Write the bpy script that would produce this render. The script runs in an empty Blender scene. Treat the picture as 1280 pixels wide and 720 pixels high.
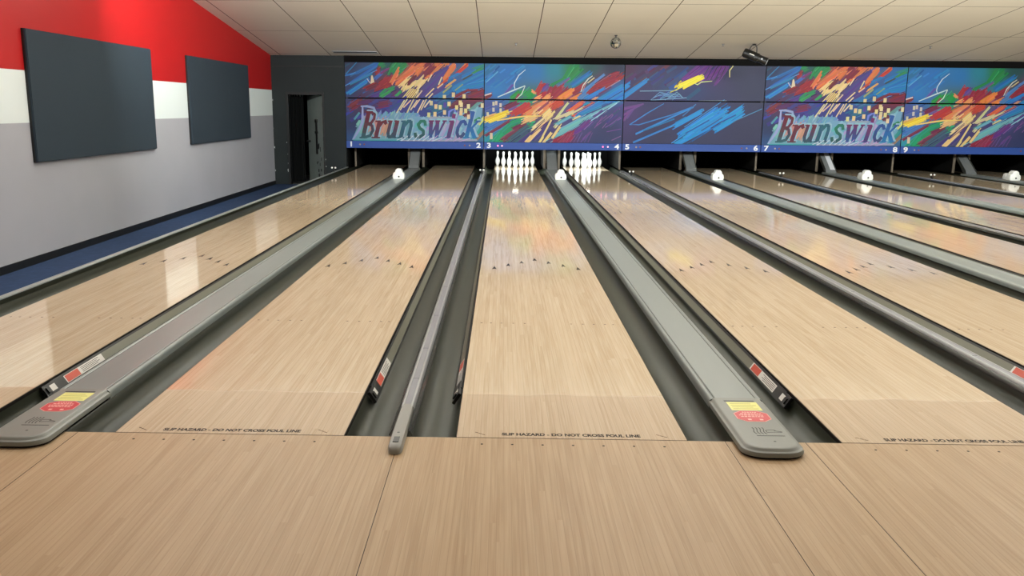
import bpy, bmesh, math, random
from mathutils import Vector, Matrix
SC = bpy.context.scene
COL = SC.collection
PI = math.pi
random.seed(4)

# ------------------------------------------------------------------ dimensions (metres; y runs down the lanes, foul line at y = 0)
LW = 1.054                      # lane width
GAP_A, GAP_B = 0.519, 0.706     # between lanes 2|3 and between lanes 1|2
UNIT = 2 * LW + GAP_A + GAP_B   # one pair of lanes
GW = 0.235                      # gutter width
PAIRS = 6
YM = 17.3                       # face of the masking units
XW = -5.35                      # left wall
XR = -0.2595 - UNIT + PAIRS * UNIT   # right end of the last pair
CAR = -0.4                      # side aisle level
def pair_x(k): return -0.2595 + (k - 1) * UNIT          # left end of pair k (k = 0 is lanes 1 and 2)
def lane_x(n):
    k = (n - 1) // 2
    return pair_x(k) + GAP_A / 2 + (0 if n % 2 else LW + GAP_B)

def lin(c):
    return tuple((v / 255 / 12.92 if v / 255 <= 0.04045 else ((v / 255 + 0.055) / 1.055) ** 2.4) for v in c)

# ------------------------------------------------------------------ materials
def mat(name, rgb, rough=0.5, metal=0.0, spec=0.5, noise=None, emit=None, bump=None):
    m = bpy.data.materials.new(name); m.use_nodes = True
    nt = m.node_tree; b = nt.nodes['Principled BSDF']
    c = (*lin(rgb), 1)
    b.inputs['Base Color'].default_value = c
    b.inputs['Roughness'].default_value = rough
    b.inputs['Metallic'].default_value = metal
    b.inputs['Specular IOR Level'].default_value = spec
    if emit:
        b.inputs['Emission Color'].default_value = (*lin(emit[0]), 1)
        b.inputs['Emission Strength'].default_value = emit[1]
    if noise or bump:
        tc = nt.nodes.new('ShaderNodeTexCoord')
        n = nt.nodes.new('ShaderNodeTexNoise')
        sc, amt, stretch = (noise or bump)
        mp = nt.nodes.new('ShaderNodeMapping'); mp.inputs['Scale'].default_value = stretch
        nt.links.new(tc.outputs['Object'], mp.inputs['Vector']); nt.links.new(mp.outputs[0], n.inputs['Vector'])
        n.inputs['Scale'].default_value = sc; n.inputs['Detail'].default_value = 4
        if noise:
            mx = nt.nodes.new('ShaderNodeMix'); mx.data_type = 'RGBA'
            mx.inputs[6].default_value = tuple(v * (1 - amt) for v in c[:3]) + (1,)
            mx.inputs[7].default_value = tuple(min(1, v * (1 + amt)) for v in c[:3]) + (1,)
            nt.links.new(n.outputs[0], mx.inputs[0]); nt.links.new(mx.outputs[2], b.inputs['Base Color'])
        if bump:
            bp = nt.nodes.new('ShaderNodeBump'); bp.inputs['Strength'].default_value = amt
            nt.links.new(n.outputs[0], bp.inputs['Height']); nt.links.new(bp.outputs[0], b.inputs['Normal'])
    return m

def M(nt, op, a, b=None, clamp=False):
    n = nt.nodes.new('ShaderNodeMath'); n.operation = op; n.use_clamp = clamp
    for i, v in enumerate((a, b)):
        if v is None: continue
        if isinstance(v, (int, float)): n.inputs[i].default_value = v
        else: nt.links.new(v, n.inputs[i])
    return n.outputs[0]

def mixc(nt, f, a, b):
    n = nt.nodes.new('ShaderNodeMix'); n.data_type = 'RGBA'
    for i, v in ((0, f), (6, a), (7, b)):
        if isinstance(v, tuple): n.inputs[i].default_value = (*v, 1)
        elif isinstance(v, (int, float)): n.inputs[i].default_value = v
        else: nt.links.new(v, n.inputs[i])
    return n.outputs[2]

def wood(name, c1, c2, c3, lane):
    """Maple strip boards 27 mm wide along y. Lanes carry an oil film from about 0.62 m on; the approach is a dry satin."""
    m = bpy.data.materials.new(name); m.use_nodes = True
    nt = m.node_tree; b = nt.nodes['Principled BSDF']; L = nt.links.new
    tc = nt.nodes.new('ShaderNodeTexCoord'); oi = nt.nodes.new('ShaderNodeObjectInfo')
    sp = nt.nodes.new('ShaderNodeSeparateXYZ'); L(tc.outputs['Object'], sp.inputs[0])
    X, Y = sp.outputs[0], sp.outputs[1]
    bx = M(nt, 'DIVIDE', X, LW / 39)
    bi = M(nt, 'FLOOR', bx)
    wn = nt.nodes.new('ShaderNodeTexWhiteNoise'); wn.noise_dimensions = '2D'
    cv = nt.nodes.new('ShaderNodeCombineXYZ'); L(bi, cv.inputs[0]); L(oi.outputs['Random'], cv.inputs[1]); L(cv.outputs[0], wn.inputs['Vector'])
    seg = M(nt, 'FLOOR', M(nt, 'ADD', M(nt, 'DIVIDE', Y, 1.9), M(nt, 'MULTIPLY', wn.outputs['Value'], 7.0)))
    wn2 = nt.nodes.new('ShaderNodeTexWhiteNoise'); wn2.noise_dimensions = '3D'
    cv2 = nt.nodes.new('ShaderNodeCombineXYZ'); L(bi, cv2.inputs[0]); L(seg, cv2.inputs[1]); L(oi.outputs['Random'], cv2.inputs[2]); L(cv2.outputs[0], wn2.inputs['Vector'])
    # grain streaks
    mp = nt.nodes.new('ShaderNodeMapping'); mp.inputs['Scale'].default_value = (95, 2.2, 1)
    av = nt.nodes.new('ShaderNodeVectorMath'); av.operation = 'ADD'
    cv3 = nt.nodes.new('ShaderNodeCombineXYZ'); L(M(nt, 'MULTIPLY', wn2.outputs['Value'], 3.0), cv3.inputs[1]); L(M(nt, 'MULTIPLY', oi.outputs['Random'], 20.0), cv3.inputs[0])
    L(tc.outputs['Object'], av.inputs[0]); L(cv3.outputs[0], av.inputs[1]); L(av.outputs[0], mp.inputs['Vector'])
    gn = nt.nodes.new('ShaderNodeTexNoise'); gn.inputs['Scale'].default_value = 1; gn.inputs['Detail'].default_value = 5; L(mp.outputs[0], gn.inputs['Vector'])
    big = nt.nodes.new('ShaderNodeTexNoise'); big.inputs['Scale'].default_value = 1.6; big.inputs['Detail'].default_value = 3; L(av.outputs[0], big.inputs['Vector'])
    c = mixc(nt, wn2.outputs['Value'], lin(c1), lin(c2))
    g = M(nt, 'MULTIPLY', M(nt, 'SUBTRACT', gn.outputs[0], 0.40), 2.6, True)
    c = mixc(nt, g, c, lin(c3))
    c = mixc(nt, M(nt, 'MULTIPLY', big.outputs[0], 0.35), c, lin(c2))
    # joints between the boards
    fr = M(nt, 'FRACT', bx)
    e = M(nt, 'GREATER_THAN', M(nt, 'ABSOLUTE', M(nt, 'SUBTRACT', fr, 0.5)), 0.47)
    c = mixc(nt, M(nt, 'MULTIPLY', e, 0.28), c, lin((95, 62, 36)))
    L(c, b.inputs['Base Color'])
    if lane:
        wob = nt.nodes.new('ShaderNodeTexNoise'); wob.inputs['Scale'].default_value = 5; L(tc.outputs['Object'], wob.inputs['Vector'])
        edge = M(nt, 'ADD', Y, M(nt, 'MULTIPLY', M(nt, 'SUBTRACT', wob.outputs[0], 0.5), 0.09))
        oil = M(nt, 'MULTIPLY', M(nt, 'SUBTRACT', edge, 0.605), 45.0, True)
        L(M(nt, 'ADD', 0.42, M(nt, 'MULTIPLY', oil, -0.35)), b.inputs['Roughness'])
        L(M(nt, 'ADD', 0.12, M(nt, 'MULTIPLY', oil, 0.62)), b.inputs['Specular IOR Level'])
        L(mixc(nt, oil, mixc(nt, 0.16, c, lin((96, 66, 42))), c), b.inputs['Base Color'])  # boards before the oil painted darker, standing in for their weaker reflection
        sl = nt.nodes.new('ShaderNodeTexNoise'); sl.inputs['Scale'].default_value = 1; sl.inputs['Detail'].default_value = 3
        mp2 = nt.nodes.new('ShaderNodeMapping'); mp2.inputs['Scale'].default_value = (36, 1.4, 1); L(av.outputs[0], mp2.inputs['Vector']); L(mp2.outputs[0], sl.inputs['Vector'])
        bp = nt.nodes.new('ShaderNodeBump'); bp.inputs['Strength'].default_value = 0.009; bp.inputs['Distance'].default_value = 0.01
        L(sl.outputs[0], bp.inputs['Height']); L(bp.outputs[0], b.inputs['Normal'])
    else:
        b.inputs['Roughness'].default_value = 0.42
        b.inputs['Specular IOR Level'].default_value = 0.2
    return m

MT = {}
MT['lane'] = wood('lane maple', (206, 186, 157), (189, 167, 136), (216, 200, 174), True)
MT['approach'] = wood('approach maple', (178, 153, 120), (166, 140, 107), (190, 167, 134), False)
MT['ink'] = mat('inlay dark', (34, 22, 14), 0.5, spec=0.12)
MT['inkfaint'] = mat('inlay brown', (84, 58, 36), 0.5, spec=0.15)
MT['gutter'] = mat('gutter plastic', (50, 53, 43), 0.34, spec=0.16, noise=(3.0, 0.12, (6, 0.6, 1)))
MT['black'] = mat('black plastic', (18, 18, 17), 0.4)
MT['rubber'] = mat('dark rubber', (22, 19, 15), 0.7, spec=0.2)
MT['bumper'] = mat('bumper rail paint', (112, 112, 96), 0.4)
MT['cap'] = mat('capping grey', (122, 129, 125), 0.32, noise=(5.0, 0.06, (3, 0.5, 1)))
MT['nose'] = mat('nose moulding grey', (124, 127, 119), 0.42)
MT['railsilver'] = mat('rail silver', (156, 158, 158), 0.3, metal=0.35)
MT['insert'] = mat('rail insert', (120, 121, 128), 0.35, noise=(8.0, 0.15, (4, 0.8, 1)))
MT['railnose'] = mat('rail nose plastic', (138, 138, 130), 0.45)
MT['skirt'] = mat('rail skirt', (58, 60, 56), 0.25)
MT['ledge'] = mat('ledge aluminium', (140, 148, 144), 0.35, metal=0.2)
MT['white'] = mat('label white', (222, 220, 212), 0.45)
MT['yellow'] = mat('label yellow', (224, 222, 130), 0.45)
MT['red'] = mat('label red', (196, 44, 52), 0.4)
MT['orange'] = mat('label red orange', (206, 84, 62), 0.4)
MT['engrave'] = mat('engraving', (52, 53, 48), 0.6)
MT['pin'] = mat('pin white', (240, 240, 236), 0.22)
MT['dark'] = mat('black and pit shade', (14, 14, 14), 0.8, spec=0.1)  # pit walls and ceiling get their deep shade from this near-black colour
MT['kick'] = mat('kickback laminate', (108, 98, 84), 0.5)
MT['kickside'] = mat('kickback side black', (16, 16, 16), 0.6, spec=0.2)
MT['ramp'] = mat('ramp metal grey', (112, 116, 116), 0.4)
MT['rampwhite'] = mat('ramp strip white', (214, 218, 222), 0.35)
MT['camwhite'] = mat('camera housing white', (232, 234, 228), 0.4)
MT['blackwall'] = mat('black painted wall', (35, 41, 42), 0.6, spec=0.25, noise=(2.0, 0.10, (1, 1, 1)))
MT['trimblack'] = mat('black trim', (12, 14, 14), 0.5)
MT['panel'] = mat('acoustic fabric', (45, 56, 65), 0.85, spec=0.25, noise=(160.0, 0.25, (1, 1, 1)))
MT['carpet'] = mat('blue carpet', (48, 64, 92), 0.9, spec=0.1, noise=(14.0, 0.3, (1, 1, 1)))
MT['concrete'] = mat('service floor', (92, 94, 92), 0.7)
MT['door'] = mat('door grey enamel', (140, 152, 146), 0.3, noise=(5.0, 0.25, (1, 1, 0.6)))
MT['curtain'] = mat('black curtain', (26, 28, 28), 0.9, spec=0.1)
MT['chip'] = mat('bare plaster chip', (205, 208, 204), 0.7)
MT['steel'] = mat('steel', (140, 142, 142), 0.3, metal=0.8)
MT['chrome'] = mat('mirror tile', (200, 205, 206), 0.06, metal=1.0)
MT['lens'] = mat('lens glass', (190, 195, 198), 0.1)
MT['strip'] = mat('number strip blue', (34, 72, 150), 0.5)
MT['digit'] = mat('digit white', (226, 230, 236), 0.5)
MT['led_off'] = mat('indicator unlit', (150, 140, 132), 0.4)
MT['led_red'] = mat('indicator unlit red', (120, 66, 70), 0.4)
MT['led_on'] = mat('indicator lit pink', (240, 120, 170), 0.4, emit=((255, 110, 170), 1.1))
MT['led_on2'] = mat('indicator lit pale', (240, 190, 210), 0.4, emit=((255, 180, 210), 0.7))
MT['tube'] = mat('lamp tube', (255, 255, 250), 0.4, emit=((255, 252, 240), 9.0))
MT['rearwall'] = mat('rear wall paint', (168, 160, 150), 0.8)

def art_material():
    m = bpy.data.materials.new('printed artwork'); m.use_nodes = True
    nt = m.node_tree; b = nt.nodes['Principled BSDF']
    a = nt.nodes.new('ShaderNodeVertexColor'); a.layer_name = 'print'
    nt.links.new(a.outputs[0], b.inputs['Base Color']); b.inputs['Roughness'].default_value = 0.5
    b.inputs['Specular IOR Level'].default_value = 0.3
    return m
MT['art'] = art_material()

def wall_material():
    m = bpy.data.materials.new('banded wall paint'); m.use_nodes = True
    nt = m.node_tree; b = nt.nodes['Principled BSDF']; L = nt.links.new
    tc = nt.nodes.new('ShaderNodeTexCoord'); sp = nt.nodes.new('ShaderNodeSeparateXYZ'); L(tc.outputs['Object'], sp.inputs[0])
    ns = nt.nodes.new('ShaderNodeTexNoise'); ns.inputs['Scale'].default_value = 1.2; L(tc.outputs['Object'], ns.inputs['Vector'])
    grey = mixc(nt, ns.outputs[0], lin((160, 161, 167)), lin((172, 172, 177)))
    c = mixc(nt, M(nt, 'GREATER_THAN', sp.outputs[2], 1.258), grey, lin((224, 233, 231)))
    c = mixc(nt, M(nt, 'GREATER_THAN', sp.outputs[2], 1.855), c, lin((172, 18, 21)))
    L(c, b.inputs['Base Color']); b.inputs['Roughness'].default_value = 0.5; b.inputs['Specular IOR Level'].default_value = 0.35
    return m
MT['wall'] = wall_material()

def ceiling_material():
    m = bpy.data.materials.new('ceiling boards'); m.use_nodes = True
    nt = m.node_tree; b = nt.nodes['Principled BSDF']; L = nt.links.new
    tc = nt.nodes.new('ShaderNodeTexCoord'); sp = nt.nodes.new('ShaderNodeSeparateXYZ'); L(tc.outputs['Object'], sp.inputs[0])
    fx = M(nt, 'FRACT', M(nt, 'ADD', M(nt, 'DIVIDE', sp.outputs[0], 1.2), 20.26))
    e1 = M(nt, 'LESS_THAN', fx, 0.014)
    fy = M(nt, 'FRACT', M(nt, 'ADD', M(nt, 'DIVIDE', sp.outputs[1], 2.44), 20.0))
    e2 = M(nt, 'LESS_THAN', fy, 0.006)
    e = M(nt, 'MAXIMUM', e1, e2)
    ns = nt.nodes.new('ShaderNodeTexNoise'); ns.inputs['Scale'].default_value = 0.8; L(tc.outputs['Object'], ns.inputs['Vector'])
    c = mixc(nt, ns.outputs[0], lin((230, 226, 214)), lin((240, 236, 225)))
    c = mixc(nt, e, c, lin((92, 84, 74)))
    L(c, b.inputs['Base Color']); b.inputs['Roughness'].default_value = 0.8; b.inputs['Specular IOR Level'].default_value = 0.2
    return m
MT['ceiling'] = ceiling_material()

# ------------------------------------------------------------------ mesh helpers
def box(bm, x0, x1, y0, y1, z0, z1):
    v = [bm.verts.new((x, y, z)) for x in (x0, x1) for y in (y0, y1) for z in (z0, z1)]
    for f in ((0, 1, 3, 2), (4, 6, 7, 5), (0, 4, 5, 1), (2, 3, 7, 6), (0, 2, 6, 4), (1, 5, 7, 3)):
        bm.faces.new([v[i] for i in f])

def loft(bm, rings, closed=True, cap=True):
    rv = [[bm.verts.new(p) for p in r] for r in rings]
    n = len(rv[0])
    for a, b in zip(rv, rv[1:]):
        for i in range(n if closed else n - 1):
            j = (i + 1) % n
            bm.faces.new((a[i], a[j], b[j], b[i]))
    if cap and closed:
        bm.faces.new(rv[0][::-1]); bm.faces.new(rv[-1])

def lathe(bm, prof, seg=24, c=(0, 0, 0), axis='z'):
    rings = []
    for h, r in prof:
        ring = []
        for i in range(seg):
            a = 2 * PI * i / seg
            p = (r * math.cos(a), r * math.sin(a), h)
            if axis == 'y': p = (p[0], p[2], p[1])
            if axis == 'x': p = (p[2], p[0], p[1])
            ring.append((c[0] + p[0], c[1] + p[1], c[2] + p[2]))
        rings.append(ring)
    loft(bm, rings)

def tube(bm, pts, r, seg=8):
    rings = []; P = [Vector(p) for p in pts]
    for i, p in enumerate(P):
        d = (P[min(i + 1, len(P) - 1)] - P[max(i - 1, 0)]).normalized()
        u = d.cross(Vector((0.3, 0.2, 1))).normalized(); w = d.cross(u)
        rings.append([p + (u * math.cos(2 * PI * k / seg) + w * math.sin(2 * PI * k / seg)) * r for k in range(seg)])
    loft(bm, rings)

def poly(bm, pts, z):
    bm.faces.new([bm.verts.new((x, y, z)) for x, y in pts])

def prism(bm, pts, z0, z1):
    loft(bm, [[(x, y, z0) for x, y in pts], [(x, y, z1) for x, y in pts]])

def obj(name, bm, m, parent=None, smooth=False, loc=None):
    bmesh.ops.recalc_face_normals(bm, faces=bm.faces)
    me = bpy.data.meshes.new(name); bm.to_mesh(me); bm.free()
    for k in (m if isinstance(m, (list, tuple)) else [m]):
        me.materials.append(MT[k] if isinstance(k, str) else k)
    if smooth:
        for p in me.polygons: p.use_smooth = True
        me.set_sharp_from_angle(angle=math.radians(38))
    o = bpy.data.objects.new(name, me); COL.objects.link(o)
    if parent is not None: o.parent = parent
    if loc: o.location = loc
    return o

def tag(o, label, cat, group=None, kind=None):
    o['label'] = label; o['category'] = cat
    if group: o['group'] = group
    if kind: o['kind'] = kind
    return o

def thing(name, label, cat, loc=(0, 0, 0), group=None):
    o = bpy.data.objects.new(name, None); COL.objects.link(o); o.location = loc
    o.empty_display_size = 0.1
    return tag(o, label, cat, group)

def struct(name, bm, m, label=None, cat=None, parent=None, smooth=False):
    o = obj(name, bm, m, parent, smooth)
    if parent is None:
        o['kind'] = 'structure'
        if label: o['label'] = label; o['category'] = cat
    return o

def kids(o): return list(o.children)
def dup(root, loc, label, group=None):
    r = root.copy(); COL.objects.link(r); r.location = loc; r['label'] = label
    if group: r['group'] = group
    for ch in kids(root):
        c = ch.copy(); COL.objects.link(c); c.parent = r
        for g in kids(ch):
            d = g.copy(); COL.objects.link(d); d.parent = c
    return r

def text_bm(bm, s, size, place, bold=0.0, shear=0.0, xs=1.0):
    """Letters as flat mesh; place(x, y) turns text coordinates (centred) into a 3D point."""
    cu = bpy.data.curves.new('letters', 'FONT'); cu.body = s; cu.size = size; cu.align_x = 'CENTER'; cu.align_y = 'CENTER'
    cu.offset = bold; cu.shear = shear; cu.resolution_u = 3
    o = bpy.data.objects.new('letters', cu); COL.objects.link(o)
    bpy.context.view_layer.update()
    me = bpy.data.meshes.new_from_object(o.evaluated_get(bpy.context.evaluated_depsgraph_get()))
    vs = [bm.verts.new(place(v.co.x * xs, v.co.y)) for v in me.vertices]
    for p in me.polygons:
        try: bm.faces.new([vs[i] for i in p.vertices])
        except ValueError: pass
    bpy.data.meshes.remove(me); bpy.data.objects.remove(o); bpy.data.curves.remove(cu)

# ------------------------------------------------------------------ setting
YB = -8.0                                           # rear of the hall
bm = bmesh.new(); box(bm, XW - 0.1, XR + 1.0, YB, 21.0, CAR - 0.1, CAR)
struct('floor', bm, 'concrete')
bm = bmesh.new(); box(bm, XW, -3.62, 0.0, YM, CAR, CAR + 0.008)
struct('floor_carpet', bm, 'carpet', 'blue carpet of the sunken side aisle along the left wall', 'carpet')
bm = bmesh.new(); box(bm, XW, XR + 0.9, YB, -0.004, CAR + 0.001, 0.0)
ap = struct('floor_approach', bm, 'approach', 'pale maple approach floor in front of the foul line', 'floor')
for k in range(PAIRS + 1):
    x = pair_x(k)
    for q in (x, x + UNIT / 2 - .183, x + UNIT / 2 + .183)[:3 if k < PAIRS else 1]:
        bm = bmesh.new(); box(bm, q - 0.0013, q + 0.0013, YB, -0.006, -0.001, 0.0006); obj('panel_joint', bm, 'ink', ap)
bm = bmesh.new(); dot0 = None
for n in range(1, 13):
    for j in range(7):
        if dot0 is None:
            prism(bm, [(0.006 * math.cos(a * PI / 4), 0.006 * math.sin(a * PI / 4)) for a in range(8)], -0.001, 0.0007)
            o = dot0 = obj('dot_marking', bm, 'ink', ap)
        else:
            o = dot0.copy(); COL.objects.link(o)
        o.location = (lane_x(n) + LW / 2 + (j - 3) * 0.1365, -0.078, 0)
bm = bmesh.new(); box(bm, -3.60, XR, 0.0, 19.4, CAR + 0.001, -0.116)
struct('floor_lane_bed', bm, 'dark')

CZ = lambda y: 2.665 + 0.126 * (YM - max(y, 6.0))   # ceiling drops towards the masking
bm = bmesh.new()
loft(bm, [[(x, YM, CZ(YM)), (x, 6, CZ(6)), (x, YB, CZ(6)), (x, YB, CZ(6) + .1), (x, 6, CZ(6) + .1), (x, YM, CZ(YM) + .1)] for x in (XW - 0.1, XR + 1.0)])
struct('ceiling', bm, 'ceiling')
bm = bmesh.new(); box(bm, XW - 0.1, XW, YB, YM + 0.1, CAR, 4.3)
wl = struct('wall_left', bm, 'wall')
bm = bmesh.new(); box(bm, XW, XW + 0.012, YB, YM, 0.0 if False else CAR, CAR + 0.10)
struct('baseboard_left', bm, 'trimblack')
bm = bmesh.new(); box(bm, XR + 0.9, XR + 1.0, YB, 21, CAR, 4.3)
struct('wall_right', bm, 'rearwall')
bm = bmesh.new(); box(bm, XW - 0.1, XR + 1.0, YB - 0.1, YB, CAR, 4.3)
struct('wall_rear', bm, 'rearwall')
# black wall with the doorway
DX0, DX1, DZ = -4.985, -4.125, 1.775
bm = bmesh.new()
box(bm, XW, DX0, YM, YM + 0.1, CAR, 2.7); box(bm, DX1, pair_x(0), YM, YM + 0.1, CAR, 2.7); box(bm, DX0, DX1, YM, YM + 0.1, DZ, 2.7)
wb = struct('wall_back', bm, 'blackwall')
bm = bmesh.new(); box(bm, XW, pair_x(0), YM - 0.012, YM, 2.40, 2.425)
obj('picture_rail', bm, 'trimblack', wb)
bm = bmesh.new()
rr = random.Random(9)
for x, z, r in ((XW + .012, 1.62, .022), (XW + .015, .50, .03), (XW + .012, -.06, .022), (XW + .01, .95, .01), (DX0 - .03, .34, .018), (DX0 - .03, .12, .02), (DX0 - .035, -.06, .04),
                (DX0 - .05, .62, .012), (DX1 + .02, .22, .02), (DX1 + .03, .05, .016), (DX1 + .015, .5, .012)):
    loft(bm, [[(x + r * rr.uniform(.4, 1) * math.cos(a) * .6, YM - d, z + r * rr.uniform(.6, 1.2) * math.sin(a)) for a in [2 * PI * i / 8 for i in range(8)]] for d in (-.001, .003)])
obj('chipped_paint', bm, 'chip', wb)
bm = bmesh.new(); box(bm, pair_x(0), XR, YM - 0.02, YM + 0.1, 2.515, 2.70)
struct('trim_1', bm, 'dark', 'black bulkhead strip between the masking and the ceiling', 'bulkhead')
# pit and service room behind
bm = bmesh.new(); box(bm, XW - .1, XR + 1.0, 20.4, 20.5, CAR, 2.8)
struct('wall_pit', bm, 'dark')
bm = bmesh.new(); box(bm, XW - .1, XR + 1.0, YM + 0.1, 20.4, 2.62, 2.7)
struct('ceiling_pit', bm, 'dark')
bm = bmesh.new(); box(bm, pair_x(0) - 0.02, pair_x(0) + 0.02, YM + 0.1, 20.4, CAR, 2.62)
struct('partition_pit', bm, 'dark')
bm = bmesh.new(); box(bm, XW - .1, XW, YM + 0.1, 20.4, CAR, 2.62)
struct('wall_service', bm, 'dark')

# door frame, leaf, curtain
bm = bmesh.new()
box(bm, DX0 - .03, DX0 + .025, YM - .015, YM + .11, CAR, DZ + .03); box(bm, DX1 - .02, DX1 + .02, YM - .015, YM + .11, CAR, DZ + .03); box(bm, DX0 - .03, DX1 + .02, YM - .016, YM + .112, DZ - .02, DZ + .035)
df = struct('door_1', bm, 'trimblack', 'black door frame in the black wall at the end of the side aisle', 'doorway')
a0, a1 = Vector((DX1 - .03, YM + .12, 0)), Vector((-4.655, 18.05, 0))
ang = math.atan2(a1.y - a0.y, a1.x - a0.x); LD = (a1 - a0).length
leaf = thing('service_door', 'grey scuffed door leaf standing open inside the black doorway', 'door', (a0.x, a0.y, CAR + .01)); leaf.rotation_euler = (0, 0, ang)
bm = bmesh.new(); box(bm, 0, LD, -.02, .02, 0.005, 2.13); bmesh.ops.bevel(bm, geom=bm.edges[:], offset=.004, segments=1, affect='EDGES')
obj('leaf', bm, 'door', leaf)
bm = bmesh.new()
lathe(bm, [(0, .03), (.01, .03), (.012, .012), (.05, .012), (.055, .026), (.085, .022), (.09, .008)], 14, (LD - .09, .02, 1.02), 'y')
obj('knob', bm, 'black', leaf, True)
bm = bmesh.new()
box(bm, LD * .36, LD * .42, .02, .05, .72, 1.52); box(bm, LD * .34, LD * .44, .02, .06, 1.48, 1.56); box(bm, LD * .33, LD * .45, .02, .06, 1.22, 1.27)
obj('latch_bar', bm, 'black', leaf)
bm = bmesh.new()
rr = random.Random(3)
for i in range(16):
    x, z, w, h = rr.uniform(.03, .34), rr.uniform(.1, .95), rr.uniform(.015, .06), rr.uniform(.02, .12)
    box(bm, x, x + w, .02, .0208, z, z + h)
obj('scuff_mark', bm, 'black', leaf)
for z in (.25, 1.05, 1.85):
    bm = bmesh.new(); lathe(bm, [(z, .012), (z + .1, .012)], 10, (-.012, .018, 0)); obj('hinge', bm, 'black', leaf, True)
cur = thing('door_curtain', 'black pleated curtain hanging inside the doorway beside the grey door leaf', 'curtain', (-4.83, 17.62, CAR + .06))
bm = bmesh.new()
cx = [(-.20 + .36 * i / 90, .05 * math.sin(i * .62) + .015 * math.sin(i * 1.7)) for i in range(91)]
loft(bm, [[(x, y * (1 if z else .8), z) for x, y in cx] + [(x, y * (1 if z else .8) + .006, z) for x, y in cx[::-1]] for z in (0, .7, 1.4, 2.05)])
obj('cloth', bm, 'curtain', cur, True)
bm = bmesh.new(); tube(bm, [(-.3, 0, 2.10), (.5, 0, 2.10)], .012); obj('curtain_rod', bm, 'steel', cur, True)
for i in range(6):
    bm = bmesh.new(); lathe(bm, [(-.008, .022), (-.008, .034), (.008, .034), (.008, .022)], 14, (-.18 + i * .065, 0, 2.085), 'x'); obj('ring', bm, 'steel', cur, True)

# acoustic panels
def acoustic(y0, y1, z0, z1, label):
    t = thing('acoustic_panel', label, 'wall panel', (XW, (y0 + y1) / 2, z0), 'acoustic panels on the left wall')
    h = (y1 - y0) / 2
    bm = bmesh.new(); box(bm, .002, .055, -h, h, 0, z1 - z0); bmesh.ops.bevel(bm, geom=bm.edges[:], offset=.008, segments=2, affect='EDGES')
    obj('fabric_face', bm, 'panel', t)
    bm = bmesh.new(); box(bm, .001, .03, -h - .002, h + .002, -.002, z1 - z0 + .002); obj('backing_board', bm, 'trimblack', t)
acoustic(11.64, 15.24, .795, 2.325, 'dark blue-grey acoustic wall panel nearer to the black doorway')
acoustic(6.45, 10.03, .795, 2.325, 'dark blue-grey acoustic wall panel farther from the black doorway')

# ------------------------------------------------------------------ lanes
lane0 = None
for n in range(1, 13):
    loc = (lane_x(n), 0, 0)
    extra = ', lit white pins at its end' if n in (3, 4) else (' next to the side aisle' if n == 1 else '')
    lab = 'pale maple bowling lane numbered %d%s' % (n, extra)
    if lane0 is None:
        t = lane0 = thing('bowling_lane', lab, 'bowling lane', loc, 'bowling lanes')
        bm = bmesh.new(); box(bm, 0, LW, .003, 19.2, -.115, 0); obj('lane_surface', bm, 'lane', t)
        for s in (0, 1):
          bm = bmesh.new(); box(bm, -.004 if s == 0 else LW, 0 if s == 0 else LW + .004, .003, 19.2, -.112, -.003)
          obj('side_edge', bm, 'rubber', t)
        for j in range(7):
            bm = bmesh.new()
            x = LW * (5 * (j + 1)) / 40; y = 4.837 - abs(j - 3) * .157
            prism(bm, [(x, y), (x - .021, y - .155), (x, y - .125), (x + .021, y - .155)], -.001, .0006)
            obj('arrow_marking', bm, 'ink', t)
        for d in (.062, .128, .202, .285, .365, .690, .772, .85, .928, .985):
            bm = bmesh.new(); prism(bm, [(d + .0085 * math.cos(a * PI / 4), 2.145 + .0085 * math.sin(a * PI / 4)) for a in range(8)], -.001, .0006)
            obj('dot_marking', bm, 'inkfaint', t)
        bm = bmesh.new()
        text_bm(bm, 'SLIP HAZARD - DO NOT CROSS FOUL LINE', .0375, lambda x, y: (LW / 2 + x, .043 + y * 1.15, .0006), .0017, 0, .655 / .745)
        obj('foul_line_lettering', bm, 'ink', t)
        for sx in (-.42, .42):
            bm = bmesh.new()
            for q in range(3):
                x = LW / 2 + sx + (q - 1) * .016; y = .062 - q * .012
                prism(bm, [(x - .007, y + .006), (x + .007, y - .002), (x + .007, y - .007), (x - .007, y + .001)], -.001, .0006)
            obj('emblem_marking', bm, 'inkfaint', t)
        bm = bmesh.new(); box(bm, 0, LW, -.0042, .0032, -.05, -.0012); obj('foul_line', bm, 'ink', t)
    else:
        dup(lane0, loc, lab, 'bowling lanes')

# gutters
GP = [(0.0, -.02), (.003, -.055), (.022, -.085), (.06, -.102), (.1175, -.107), (.165, -.1), (.2, -.08), (.22, -.045), (.228, -.012), (.235, -.006)]
def gutter_bm(mirror):
    bm = bmesh.new(); s = -1 if mirror else 1
    top = [(s * (x + .0045), z) for x, z in GP]; bot = [(s * (x + .0045), z - .004 if z < -.09 else z - .003) for x, z in GP]
    prof = top + bot[::-1]
    loft(bm, [[(x, y, z) for x, z in prof] for y in (.001, 4.5, 9, 13.5, 19.2)])
    return bm
gr = obj('gutter', gutter_bm(False), 'gutter', None, True); gl = obj('gutter', gutter_bm(True), 'gutter', None, True)
first = {0: True, 1: True}
for n in range(1, 13):
    for side in (0, 1):
        src = (gl, gr)[side]
        o = src if first[side] else src.copy()
        if not first[side]: COL.objects.link(o)
        first[side] = False
        o.location = (lane_x(n) + (LW if side else 0), 0, 0)
        tag(o, 'dark grey gutter running along the %s edge of the lane numbered %d' % (('left', 'right')[side], n), 'gutter', 'lane gutters')

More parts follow.
